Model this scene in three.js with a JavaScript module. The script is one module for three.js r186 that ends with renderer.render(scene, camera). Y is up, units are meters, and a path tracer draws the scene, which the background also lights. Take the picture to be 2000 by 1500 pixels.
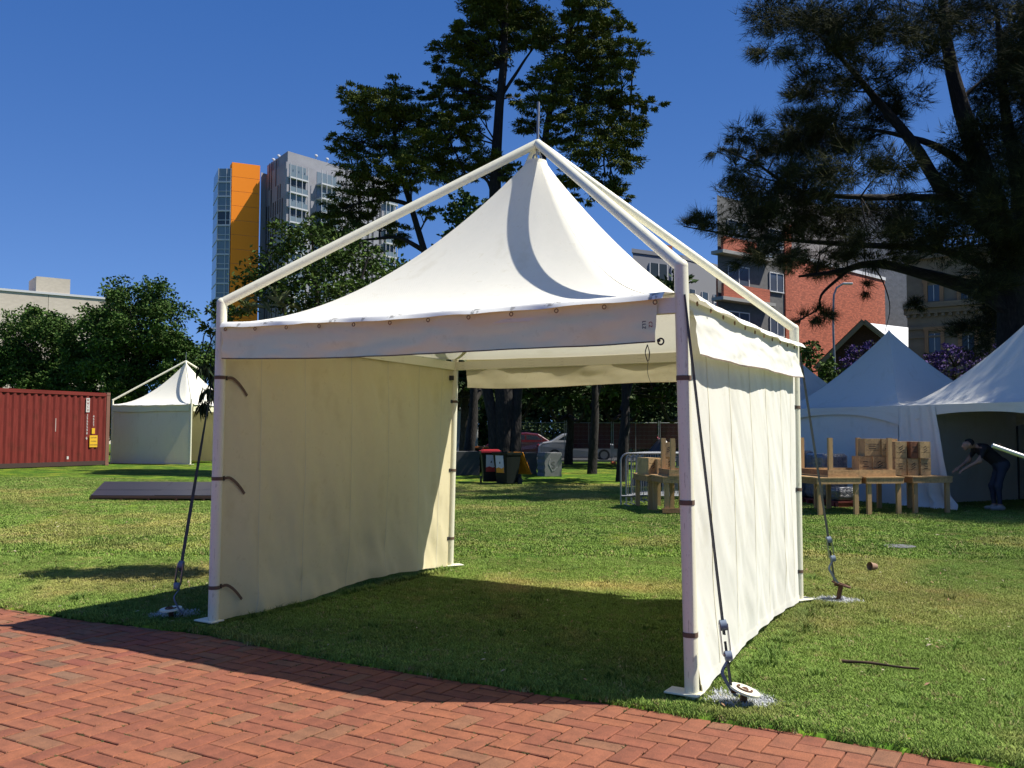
import * as THREE from 'three';
import { mergeGeometries } from 'three/addons/utils/BufferGeometryUtils.js';
import { RoundedBoxGeometry } from 'three/addons/geometries/RoundedBoxGeometry.js';
import { FontLoader } from 'three/addons/loaders/FontLoader.js';
import { MarchingCubes } from 'three/addons/objects/MarchingCubes.js';

// ------------------------------------------------------------------ camera, sky, sun, exposure
const scene = new THREE.Scene();
const FOCAL = 1790, PITCH = 0.05375, ROLL = 0.00316, EYE = 1.51;      // focal length in pixels of a 2000 x 1500 frame
const camera = new THREE.PerspectiveCamera(2 * Math.atan(750 / FOCAL) * 180 / Math.PI, 4 / 3, 0.1, 1500);
camera.position.set(0, EYE, 0);
camera.rotation.set(PITCH, 0, ROLL, 'YXZ');
const SUN = new THREE.Vector3(0.561, 0.828, 0.016).normalize();
{
  const W = 512, H = 256, data = new Float32Array(W * H * 4);
  for (let j = 0; j < H; j++) for (let i = 0; i < W; i++) {
    const el = Math.max(0, ((j + 0.5) / H - 0.5) * 180), az = ((i + 0.5) / W - 0.5) * 2 * Math.PI;
    const e = el * Math.PI / 180, d = [Math.cos(e) * Math.cos(az), Math.sin(e), Math.cos(e) * Math.sin(az)];
    const t = 1 - Math.exp(-el / 13), u = 1 - Math.exp(-el / 40);
    const c = Math.max(0, d[0] * SUN.x + d[1] * SUN.y + d[2] * SUN.z);
    const glow = 0.20 * Math.pow(c, 6) + 0.5 * Math.pow(c, 50);
    const k = (j * W + i) * 4, mix = (a, b, z) => (a + (b - a) * t) * (1 - u) + z * u;
    data[k] = mix(0.190, 0.024, 0.015) + glow; data[k + 1] = mix(0.360, 0.102, 0.057) + glow; data[k + 2] = mix(0.69, 0.365, 0.185) + glow; data[k + 3] = 1;
  }
  const sky = new THREE.DataTexture(data, W, H, THREE.RGBAFormat, THREE.FloatType);
  sky.mapping = THREE.EquirectangularReflectionMapping; sky.minFilter = sky.magFilter = THREE.LinearFilter; sky.needsUpdate = true;
  scene.background = sky; scene.environment = sky;
}
const sun = new THREE.DirectionalLight(new THREE.Color(1, 0.95, 0.86), 5.0);
sun.position.copy(SUN).multiplyScalar(120).add(new THREE.Vector3(0, 0, -20)); sun.target.position.set(0, 0, -20);
sun.castShadow = true; sun.shadow.mapSize.set(4096, 4096); sun.shadow.radius = 1;
Object.assign(sun.shadow.camera, { left: -60, right: 60, top: 60, bottom: -60, near: 1, far: 400 });
scene.add(sun, sun.target);
const renderer = new THREE.WebGLRenderer({ antialias: true });
renderer.toneMapping = THREE.LinearToneMapping; renderer.toneMappingExposure = 1.5;
renderer.shadowMap.enabled = true; renderer.setSize(1024, 768);

// ------------------------------------------------------------------ helpers
const V = (x = 0, y = 0, z = 0) => new THREE.Vector3(x, y, z);
function rand(seed) { let a = seed >>> 0; return () => { a |= 0; a = a + 0x6D2B79F5 | 0; let t = Math.imul(a ^ a >>> 15, 1 | a); t = t + Math.imul(t ^ t >>> 7, 61 | t) ^ t; return ((t ^ t >>> 14) >>> 0) / 4294967296; }; }
const hash2 = (x, y, s = 0) => { let h = Math.imul(x, 374761393) + Math.imul(y, 668265263) + Math.imul(s, 1442695041) | 0; h = Math.imul(h ^ h >>> 13, 1274126177); return ((h ^ h >>> 16) >>> 0) / 4294967296; };
function vnoise(x, y, per = 0, s = 0) {
  const xi = Math.floor(x), yi = Math.floor(y), fx = x - xi, fy = y - yi, m = (n) => per ? ((n % per) + per) % per : n;
  const sx = fx * fx * (3 - 2 * fx), sy = fy * fy * (3 - 2 * fy);
  const a = hash2(m(xi), m(yi), s), b = hash2(m(xi + 1), m(yi), s), c = hash2(m(xi), m(yi + 1), s), d = hash2(m(xi + 1), m(yi + 1), s);
  return (a + (b - a) * sx) * (1 - sy) + (c + (d - c) * sx) * sy;
}
function fbm(x, y, oct = 4, per = 0, s = 0) { let v = 0, a = 0.5, f = 1, n = 0; for (let o = 0; o < oct; o++) { v += a * vnoise(x * f, y * f, per ? per * f : 0, s + o); n += a; a *= 0.5; f *= 2; } return v / n; }
const sst = (a, b, x) => { const t = Math.min(1, Math.max(0, (x - a) / (b - a))); return t * t * (3 - 2 * t); };
const lerp = (a, b, t) => a + (b - a) * t;
// gentle rise of the park towards the far left
const G = (x, z) => 0.17 * sst(14, 34, Math.hypot(x, z)) * sst(-4, -14, x);
const RC = new THREE.Matrix4().makeRotationFromEuler(new THREE.Euler(PITCH, 0, ROLL, 'YXZ'));
const ray = (u, v) => V((u - 1000) / FOCAL, (750 - v) / FOCAL, -1).applyMatrix4(RC);
const at = (u, v, d) => { const r = ray(u, v); return r.multiplyScalar(d / -r.z).add(V(0, EYE, 0)); };   // point d metres away in depth
const ground = (u, v) => { const r = ray(u, v); return r.multiplyScalar(-EYE / r.y).add(V(0, EYE, 0)); };
const mpp = (d) => d / FOCAL;

const taken = {};
function numbered(n) { const k = taken[n] = (taken[n] || 0) + 1; return k === 1 ? n : `${n}_${String(k - 1).padStart(3, '0')}`; }
function tag(o, label, category, group, kind) { o.userData.label = label; o.userData.category = category; if (group) o.userData.group = group; if (kind) o.userData.kind = kind; return o; }
function thing(name, label, category, pos, turn = 0, group) {
  const o = new THREE.Group(); o.name = numbered(name); scene.add(o); if (pos) o.position.copy(pos); o.rotation.y = turn; return tag(o, label, category, group);
}
function part(name, geo, mat, parent, label) {
  const m = new THREE.Mesh(geo, mat); m.name = name; m.castShadow = m.receiveShadow = true; parent.add(m); if (label) m.userData.label = label; return m;
}
function struct(name, geo, mat) { const m = part(numbered(name), geo, mat, scene); m.userData.kind = 'structure'; return m; }
function stuff(name, obj, label, category) { obj.name = numbered(name); obj.castShadow = obj.receiveShadow = true; scene.add(obj); return tag(obj, label, category, null, 'stuff'); }
function copyOf(src, label) { const c = src.clone(); c.name = numbered(src.name.replace(/_\d{3}$/, '')); c.userData = { ...src.userData, label }; scene.add(c); return c; }

// geometry helpers
const bx = (w, h, d, x = 0, y = 0, z = 0, r = 0) => { const g = r ? new RoundedBoxGeometry(w, h, d, 2, r) : new THREE.BoxGeometry(w, h, d); return g.translate(x, y, z); };
function bar(a, b, r, r2 = r, seg = 12) { const d = b.clone().sub(a), g = new THREE.CylinderGeometry(r2, r, d.length(), seg, 1); g.translate(0, d.length() / 2, 0); g.applyQuaternion(new THREE.Quaternion().setFromUnitVectors(V(0, 1, 0), d.clone().normalize())); return g.translate(a.x, a.y, a.z); }
function beam(a, b, w, h) { const d = b.clone().sub(a), g = new THREE.BoxGeometry(d.length(), h, w); g.translate(d.length() / 2, 0, 0); const yaw = Math.atan2(-d.z, d.x), pit = Math.atan2(d.y, Math.hypot(d.x, d.z)); g.rotateZ(pit); g.rotateY(yaw); return g.translate(a.x, a.y, a.z); }
function merge(list) { const l = list.map(g => { const q = g.index ? g.toNonIndexed() : g; for (const k of Object.keys(q.attributes)) if (!['position', 'normal', 'uv', 'color'].includes(k)) q.deleteAttribute(k); if (!q.attributes.normal) q.computeVertexNormals(); return q; }); const hasUv = l.every(g => g.attributes.uv), hasC = l.every(g => g.attributes.color); for (const g of l) { if (!hasUv) g.deleteAttribute('uv'); if (!hasC) g.deleteAttribute('color'); } return mergeGeometries(l); }
function sheet(nu, nv, f, us = 1, vs = 1) {   // f(u,v) -> Vector3, u and v in 0..1
  const p = [], uv = [], ix = [];
  for (let j = 0; j <= nv; j++) for (let i = 0; i <= nu; i++) { const q = f(i / nu, j / nv); p.push(q.x, q.y, q.z); uv.push(i / nu * us, j / nv * vs); }
  for (let j = 0; j < nv; j++) for (let i = 0; i < nu; i++) { const a = j * (nu + 1) + i, b = a + 1, c = a + nu + 1, d = c + 1; ix.push(a, b, d, a, d, c); }
  const g = new THREE.BufferGeometry(); g.setAttribute('position', new THREE.Float32BufferAttribute(p, 3)); g.setAttribute('uv', new THREE.Float32BufferAttribute(uv, 2)); g.setIndex(ix); g.computeVertexNormals(); return g;
}
function limb(pts, r0, r1, seg = 7, steps = 0) {   // tapered branch through points
  const c = new THREE.CatmullRomCurve3(pts), n = steps || Math.max(4, pts.length * 4), p = [], ix = [], uv = [];
  const fr = c.computeFrenetFrames(n, false), L = c.getLength();
  for (let j = 0; j <= n; j++) { const q = c.getPointAt(j / n), r = lerp(r0, r1, j / n); for (let i = 0; i <= seg; i++) { const a = i / seg * 2 * Math.PI, k = r * (1 + 0.12 * Math.sin(3 * a + j)); const o = fr.normals[j].clone().multiplyScalar(Math.cos(a) * k).addScaledVector(fr.binormals[j], Math.sin(a) * k); p.push(q.x + o.x, q.y + o.y, q.z + o.z); uv.push(i / seg * r0 * 6, j / n * L); } }
  for (let j = 0; j < n; j++) for (let i = 0; i < seg; i++) { const a = j * (seg + 1) + i, b = a + seg + 1; ix.push(a, a + 1, b + 1, a, b + 1, b); }
  const g = new THREE.BufferGeometry(); g.setAttribute('position', new THREE.Float32BufferAttribute(p, 3)); g.setAttribute('uv', new THREE.Float32BufferAttribute(uv, 2)); g.setIndex(ix); g.computeVertexNormals(); return g;
}
function ribbon(pts, w, side, thick = 0.003) {   // flat strap along points, side = direction of its width
  const g = [], c = new THREE.CatmullRomCurve3(pts), n = Math.max(6, pts.length * 4);
  const s = side.clone().normalize().multiplyScalar(w / 2);
  return sheetSolid(n, 1, (u, v) => c.getPointAt(u).addScaledVector(s, v * 2 - 1), thick);
}
function sheetSolid(nu, nv, f, t) {   // a sheet with thickness, so that it is a closed body
  const a = sheet(nu, nv, f), pos = a.attributes.position, nor = a.attributes.normal, b = a.clone(), q = b.attributes.position;
  for (let i = 0; i < pos.count; i++) q.setXYZ(i, pos.getX(i) - nor.getX(i) * t, pos.getY(i) - nor.getY(i) * t, pos.getZ(i) - nor.getZ(i) * t);
  const ix = b.index.array; for (let i = 0; i < ix.length; i += 3) { const k = ix[i]; ix[i] = ix[i + 1]; ix[i + 1] = k; }
  b.computeVertexNormals(); return merge([a, b]);
}
// textures
function tex(n, f, o = {}) {
  const d = new Uint8Array(n * n * 4);
  for (let j = 0; j < n; j++) for (let i = 0; i < n; i++) { const c = f(i / n, j / n), k = (j * n + i) * 4; for (let m = 0; m < 3; m++) d[k + m] = Math.max(0, Math.min(255, (c.length ? c[m] : c) * 255)); d[k + 3] = 255; }
  const t = new THREE.DataTexture(d, n, n); t.wrapS = t.wrapT = THREE.RepeatWrapping; t.magFilter = THREE.LinearFilter; t.minFilter = THREE.LinearMipmapLinearFilter; t.generateMipmaps = true;
  if (!o.data) t.colorSpace = THREE.SRGBColorSpace; if (o.rep) t.repeat.set(...o.rep); t.needsUpdate = true; return t;
}
const grey = (v) => [v, v, v];
const T = {
  speckle: tex(256, (u, v) => grey(0.80 + 0.22 * (fbm(u * 8, v * 8, 4, 8, 3) - 0.5) + 0.30 * (hash2(u * 256 | 0, v * 256 | 0, 5) - 0.5))),
  rough: tex(256, (u, v) => grey(fbm(u * 16, v * 16, 4, 16, 9)), { data: true }),
  weave: tex(256, (u, v) => grey(0.5 + 0.2 * Math.sin(u * 2 * Math.PI * 64) * Math.sin(v * 2 * Math.PI * 64) + 0.5 * (fbm(u * 6, v * 6, 5, 6, 2) - 0.5)), { data: true }),
  cloth: tex(512, (u, v) => { const n = fbm(u * 4, v * 4, 5, 4, 21), m = fbm(u * 24, v * 24, 3, 24, 22), s = sst(0.60, 0.8, n) * 0.035 + sst(0.72, 0.85, m) * 0.03; return [0.97 - s + 0.02 * (m - 0.5), 0.965 - s * 1.15 + 0.02 * (m - 0.5), 0.95 - s * 1.6 + 0.02 * (m - 0.5)]; }),
  wood: tex(512, (u, v) => { const g = fbm(u * 40, v * 3, 4, 0, 4), k = fbm(u * 6 + 3 * fbm(u * 2, v * 2, 2, 0, 7), v * 1.2, 3, 0, 8); const kn = sst(0.80, 0.9, vnoise(u * 5, v * 9, 0, 31)); const b = 0.86 + 0.28 * (g - 0.5) + 0.3 * (k - 0.5) - 0.4 * kn; return [b, b * 0.97, b * 0.92]; }),
  bark: tex(256, (u, v) => { const g = fbm(u * 16, v * 4, 4, 0, 14); return grey(0.35 + 0.9 * Math.abs(g - 0.5) + 0.35 * fbm(u * 30, v * 12, 2, 0, 15)); }),
  paint: tex(256, (u, v) => { const n = fbm(u * 10, v * 10, 4, 10, 41), c = Math.max(sst(0.76, 0.79, n), 1.7 * sst(0.80, 0.84, fbm(u * 36, v * 36, 3, 36, 43))); return [0.97 - 0.15 * c, 0.97 - 0.155 * c, 0.97 - 0.17 * c]; }),
  rust: tex(256, (u, v) => { const n = fbm(u * 7, v * 7, 5, 7, 51), s = fbm(u * 40, v * 5, 3, 0, 52), c = sst(0.52, 0.80, n); return [0.95 - 0.2 * (s - 0.5) - 0.08 * c, 0.95 - 0.3 * (s - 0.5) - 0.02 * c, 0.95 - 0.3 * (s - 0.5) - 0.06 * c]; }),
  render: tex(256, (u, v) => grey(0.88 + 0.2 * (fbm(u * 6, v * 6, 5, 6, 61) - 0.5) + 0.06 * (hash2(u * 256 | 0, v * 256 | 0, 62) - 0.5))),
  lawn: tex(1024, (u, v) => { const a = fbm(u * 8, v * 8, 4, 8, 71), b = fbm(u * 120, v * 120, 2, 120, 72), c = hash2(u * 1024 | 0, v * 1024 | 0, 73); const k = 0.55 + 0.5 * (a - 0.5) + 0.6 * (b - 0.5) + 0.25 * (c - 0.5); return [k * (0.86 + 0.5 * (a - 0.5)), k, k * 0.62]; }),
};
function M(r, g, b, rough = 0.8, o = {}) {
  const { rep, keep, ...q } = o; const m = new THREE.MeshPhysicalMaterial({ roughness: rough, metalness: 0, side: THREE.DoubleSide, ...q });
  const k = keep ? 1 : 0.82; m.color.setRGB(r * k, g * k, b * k); if (rep) for (const k of ['map', 'bumpMap', 'roughnessMap']) if (m[k]) { m[k] = m[k].clone(); m[k].repeat.set(...rep); m[k].needsUpdate = true; } return m;
}
const font = await new FontLoader().loadAsync('fonts/droid/droid_sans_bold.typeface.json');
function letters(str, size, depth = 0) { const g = new THREE.ShapeGeometry(font.generateShapes(str, size), 3); g.computeBoundingBox(); const b = g.boundingBox; g.translate(-(b.min.x + b.max.x) / 2, -(b.min.y + b.max.y) / 2, 0); return g; }

// materials shared by many things
const mat = {
  whiteMetal: M(0.82, 0.79, 0.60, 0.42, { keep: 1, map: T.paint, rep: [3, 3] }),
  lining: M(0.92, 0.84, 0.56, 1, { keep: 1, map: T.cloth, bumpMap: T.weave, bumpScale: 0.0012, transmission: 0.4, thickness: 0 }),
  roofSeam: M(0.80, 0.77, 0.66, 0.9, { keep: 1 }),
  thinFabric: M(0.86, 0.78, 0.52, 1, { keep: 1, map: T.cloth, bumpMap: T.weave, bumpScale: 0.0012, transmission: 0.22, thickness: 0 }),
  fabric: M(0.83, 0.82, 0.74, 1, { keep: 1, map: T.cloth, bumpMap: T.weave, bumpScale: 0.0012, transmission: 0.25, thickness: 0 }),
  valance: M(0.90, 0.88, 0.62, 1, { keep: 1, map: T.cloth, bumpMap: T.weave, bumpScale: 0.0012, transmission: 0.15, thickness: 0 }),
  canopy: M(0.93, 0.91, 0.81, 1, { keep: 1, map: T.cloth, bumpMap: T.weave, bumpScale: 0.0015, transmission: 0.27, thickness: 0 }),
  hem: M(0.92, 0.90, 0.81, 1, { keep: 1, map: tex(512, (u, v) => { const n = fbm(u * 18, v * 3, 4, 0, 92), m = fbm(u * 60, v * 8, 3, 0, 93), c = 0.34 * sst(0.58, 0.74, n) * sst(0.35, 0.6, m); return [0.97 - c, 0.97 - c, 0.965 - c]; }) }),
  seam: M(0.74, 0.69, 0.50, 0.95, { keep: 1 }),
  tie: M(0.16, 0.10, 0.065, 0.8), buckle: M(0.03, 0.026, 0.024, 0.5), brass: M(0.30, 0.18, 0.08, 0.45, { metalness: 0.7 }),
  steel: M(0.45, 0.46, 0.48, 0.38, { metalness: 0.9 }), galv: M(0.52, 0.54, 0.56, 0.5, { metalness: 0.75, map: T.speckle }),
  strap: M(0.07, 0.085, 0.10, 0.75), strapBlue: M(0.17, 0.22, 0.30, 0.7), rusty: M(0.22, 0.10, 0.055, 0.85, { map: T.speckle }),
  pine: M(0.68, 0.45, 0.22, 0.7, { map: T.wood }), pineDark: M(0.42, 0.24, 0.11, 0.75, { map: T.wood }), crate: M(0.64, 0.46, 0.24, 0.75, { map: T.wood }),
  ink: M(0.05, 0.035, 0.03, 0.9), blackPlastic: M(0.014, 0.015, 0.015, 0.45), darkGreenPlastic: M(0.010, 0.014, 0.012, 0.5, { specularIntensity: 0.35 }),
  bark: M(0.11, 0.085, 0.065, 0.95, { map: T.bark, bumpMap: T.bark, bumpScale: 0.02 }), barkDark: M(0.055, 0.045, 0.038, 0.95, { map: T.bark, bumpMap: T.bark, bumpScale: 0.02 }),
  concrete: M(0.36, 0.36, 0.34, 0.9, { map: T.render, bumpMap: T.rough, bumpScale: 0.004 }),
  glass: M(0.05, 0.07, 0.09, 0.08, { metalness: 0.0, specularIntensity: 1 }),
};
// ------------------------------------------------------------------ ground: lawn, paving
const EDGE = [[-4.39, -7.96], [-3.59, -7.52], [-2.27, -6.93], [-1.38, -6.30], [-1.0, -6.08], [-0.66, -5.86], [-0.12, -5.57], [0.58, -5.2], [0.98, -4.96], [1.39, -4.76], [1.85, -4.47], [2.22, -4.25]];
function edgeZ(x) {   // where the lawn meets the bricks
  if (x <= EDGE[0][0]) { const d = EDGE[0][0] - x; return EDGE[0][1] - 0.55 * 9 * (1 - Math.exp(-d / 9)); }
  const n = EDGE.length; if (x >= EDGE[n - 1][0]) { const d = x - EDGE[n - 1][0]; return EDGE[n - 1][1] + 0.58 * 8 * (1 - Math.exp(-d / 8)); }
  for (let i = 0; i < n - 1; i++) if (x <= EDGE[i + 1][0]) { const t = (x - EDGE[i][0]) / (EDGE[i + 1][0] - EDGE[i][0]); return lerp(EDGE[i][1], EDGE[i + 1][1], t); }
}
const LAWN = 0.022;
const stakeAt = [ground(1446, 1374), ground(337, 1206), ground(1630, 1178)], anchors = stakeAt.map((p, i) => [p.x, p.z, [0.2, 0.2, 0.2][i]]);   // where marking paint was sprayed round the stakes
const dry = (x, z) => { let d = sst(0.56, 0.72, fbm(x * 0.55 + 7, z * 0.55, 4, 0, 81)) * 0.5 + 0.35 * sst(0.55, 0.8, fbm(x * 2.4, z * 2.4, 3, 0, 82)); 
  d += 0.85 * Math.exp(-(((x - 1.0) / 1.1) ** 2 + ((z + 9.0) / 0.35) ** 2)) + 0.5 * Math.exp(-(((x - 3.6) / 1.6) ** 2 + ((z + 8.1) / 0.9) ** 2)) + 0.5 * Math.exp(-(((x + 3.4) / 1.5) ** 2 + ((z + 9.6) / 0.5) ** 2)) + 0.35 * Math.exp(-((x / 6) ** 2 + ((z + 25) / 2.5) ** 2)); return Math.min(1, d); };
const grassRGB = (x, z) => { const d = dry(x, z), v = 0.85 + 0.5 * (fbm(x * 1.3, z * 1.3, 3, 0, 83) - 0.5); return [lerp(0.145, 0.30, d) * v, lerp(0.212, 0.255, d) * v, lerp(0.042, 0.085, d) * v]; };
{
  const xs = [], ks = []; for (let x = -500; x < -40; x += 40) xs.push(x); for (let x = -40; x < -12; x += 2) xs.push(x); for (let x = -12; x < 14; x += 0.16) xs.push(x); for (let x = 14; x < 40; x += 2) xs.push(x); for (let x = 40; x <= 500; x += 40) xs.push(x);
  ks.push(-0.02, 0); for (let k = 0.12; k < 14; k += 0.16) ks.push(k); for (let k = 14; k < 45; k += 1) ks.push(k); for (let k = 45; k <= 700; k += 35) ks.push(k);
  const p = [], c = [], uv = [], ix = [], nx = xs.length;
  ks.forEach((k, j) => xs.forEach((x) => { const z = edgeZ(x) - k - 0.03 * (fbm(x * 5, 3, 3, 0, 85) - 0.5); const y = j === 0 ? -0.03 : G(x, z) + LAWN * (j === 1 ? 0.7 : 1) + (Math.abs(x) < 15 && k < 14 && k > 0.1 ? 0.018 * (fbm(x * 0.9, z * 0.9, 3, 0, 84) - 0.5) : 0); p.push(x, y, z); uv.push(x / 3.2, z / 3.2); const q = grassRGB(x, z); c.push(q[0] * 3.4, q[1] * 3.2, q[2] * 4.2); }));
  for (let j = 0; j < ks.length - 1; j++) for (let i = 0; i < nx - 1; i++) { const a = j * nx + i, b = a + 1, d = a + nx, e = d + 1; ix.push(a, b, e, a, e, d); }
  const g = new THREE.BufferGeometry(); g.setAttribute('position', new THREE.Float32BufferAttribute(p, 3)); g.setAttribute('color', new THREE.Float32BufferAttribute(c, 3)); g.setAttribute('uv', new THREE.Float32BufferAttribute(uv, 2)); g.setIndex(ix); g.computeVertexNormals();
  struct('lawn', g, M(1, 1, 1, 0.95, { specularIntensity: 0.2, vertexColors: true, map: T.lawn, bumpMap: T.lawn, bumpScale: 0.012 }));
  const bed = new THREE.PlaneGeometry(160, 110).rotateX(-Math.PI / 2).translate(0, -0.016, 35);
  struct('paving_bed', bed, M(0.055, 0.045, 0.032, 1, { map: T.speckle, rep: [400, 300] }));
}
{ // herringbone brick paving, pieces laid one by one near the camera
  const paving = new THREE.Group(); paving.name = 'brick_paving'; paving.userData = { kind: 'structure', label: 'red brick paving laid in a herringbone pattern', category: 'paving' }; scene.add(paving);
  const w = 0.1165, ang = 31 * Math.PI / 180, R = rand(11), list = [];
  const A = V(Math.cos(ang), 0, Math.sin(ang)), B = V(Math.sin(ang), 0, -Math.cos(ang));
  const cam = (p) => { const q = p.clone().sub(V(0, EYE, 0)).applyMatrix4(RC.clone().invert()); return [1000 + FOCAL * q.x / -q.z, 750 - FOCAL * q.y / -q.z, -q.z]; };
  for (let i = -110; i < 110; i++) for (let j = -110; j < 110; j++) {
    const c = (((i - j) % 4) + 4) % 4; if (c !== 0 && c !== 3) continue;
    const p = V(0.3, 0, -3.2).addScaledVector(A, (i + (c === 0 ? 1 : 0.5)) * w).addScaledVector(B, (j + (c === 0 ? 0.5 : 1)) * w);
    if (p.z < edgeZ(p.x) - 0.09 || p.x < -9 || p.x > 7 || p.z > 0.6 || p.z < -10) continue;
    const s = cam(p), vis = s[2] > 0.5 && s[0] > -60 && s[0] < 2060 && s[1] < 1560;
    list.push({ p, turn: c === 0, vis, d: p.clone().sub(V(0, EYE, 0)).length() });
  }
  list.sort((a, b) => (b.vis - a.vis) || a.d - b.d);
  const tone = () => { const t = R(); const k = 0.88 + 0.22 * R(); const c = t < 0.34 ? [0.49, 0.215, 0.125] : t < 0.56 ? [0.45, 0.20, 0.125] : t < 0.70 ? [0.43, 0.178, 0.115] : t < 0.78 ? [0.40, 0.15, 0.108] : t < 0.92 ? [0.40, 0.225, 0.145] : [0.34, 0.225, 0.16]; return c.map((x, i) => x * k * [0.93, 0.72, 0.56][i]); };
  const brickMats = Array.from({ length: 16 }, () => M(...tone(), 0.9, { map: T.speckle, bumpMap: T.rough, bumpScale: 0.0022 }));
  const block = (vr) => { // chamfered, slightly uneven top
    const L = w * 2 - 0.008, S = w - 0.008, ch = 0.004, q = rand(100 + vr), y = () => -0.0015 + 0.003 * q();
    const o = [[-L / 2, -S / 2], [L / 2, -S / 2], [L / 2, S / 2], [-L / 2, S / 2]], P = [], U = [];
    const top = o.map(([a, b]) => [a - Math.sign(a) * ch, y(), b - Math.sign(b) * ch]), mid = o.map(([a, b], k) => [a, top[k][1] - ch, b]), low = o.map(([a, b]) => [a, -0.04, b]);
    const quad = (a, b, c, d) => { for (const v of [a, b, c, a, c, d]) { P.push(...v); U.push(v[0] * 2.1 + vr * 0.37, v[2] * 2.1 + vr * 0.21); } };
    quad(top[3], top[2], top[1], top[0]); for (let k = 0; k < 4; k++) { const n = (k + 1) % 4; quad(mid[k], top[k], top[n], mid[n]); quad(low[k], mid[k], mid[n], low[n]); }
    const g = new THREE.BufferGeometry(); g.setAttribute('position', new THREE.Float32BufferAttribute(P, 3)); g.setAttribute('uv', new THREE.Float32BufferAttribute(U, 2)); g.computeVertexNormals(); return g;
  };
  const blocks = Array.from({ length: 8 }, (_, k) => block(k)), rest = [], col = new THREE.Color();
  list.forEach((b, k) => {
    const turn = -ang + (b.turn ? 0 : Math.PI / 2) + 0.012 * (R() - 0.5), dy = 0.0035 * (R() - 0.5), g = blocks[R() * 8 | 0];
    const m4 = new THREE.Matrix4().makeRotationFromEuler(new THREE.Euler(0.012 * (R() - 0.5), turn, 0.012 * (R() - 0.5))).setPosition(b.p.x, dy, b.p.z);
    if (k < 300) { const m = part('brick', g, brickMats[R() * 16 | 0], paving); m.applyMatrix4(m4); }
    else { const q = g.clone().applyMatrix4(m4), n = q.attributes.position.count, t = tone(), cc = new Float32Array(n * 3); for (let i = 0; i < n; i++) cc.set(t, i * 3); q.setAttribute('color', new THREE.BufferAttribute(cc, 3)); rest.push(q); }
  });
  const far = part('brick_field', merge(rest), M(1, 1, 1, 0.9, { vertexColors: true, map: T.speckle, bumpMap: T.rough, bumpScale: 0.0022 }), paving); far.userData.kind = 'stuff';
  // moss and grass growing in the joints
  const tuft = [], q = rand(77); const tg = new THREE.BufferGeometry(); for (let k = 0; k < 6; k++) { const a = q() * 6.28, x = 0.006 * (q() - 0.5), z = 0.006 * (q() - 0.5), h = 0.006 + 0.008 * q(), lx = Math.cos(a) * 0.006, lz = Math.sin(a) * 0.006; tuft.push(x - 0.0015, 0, z, x + 0.0015, 0, z, x + lx, h, z + lz); }
  tg.setAttribute('position', new THREE.Float32BufferAttribute(tuft, 3)); tg.computeVertexNormals();
  const spots = []; list.slice(0, 700).forEach((b) => { if (fbm(b.p.x * 1.1, b.p.z * 1.1, 3, 0, 91) < 0.47) return; const dir = b.turn ? A : B, nor = b.turn ? B : A; const n = q() < 0.45 ? 14 : 3; const s0 = q() - 0.5; for (let k = 0; k < n; k++) spots.push(b.p.clone().addScaledVector(dir, (s0 * 0.8 + 0.35 * (q() - 0.5)) * 0.2).addScaledVector(nor, (q() < 0.5 ? -1 : 1) * w / 2)); });
  const im = new THREE.InstancedMesh(tg, M(0.10, 0.13, 0.04, 0.9), spots.length), m4 = new THREE.Matrix4();
  spots.forEach((s, i) => { m4.makeRotationY(q() * 6.28).scale(V(1, 1, 1).multiplyScalar(0.7 + 0.9 * q())).setPosition(s.x, -0.009, s.z); im.setMatrixAt(i, m4); });
  stuff('joint_moss', im, 'green moss and weeds growing in the brick joints', 'moss');
}
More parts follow.
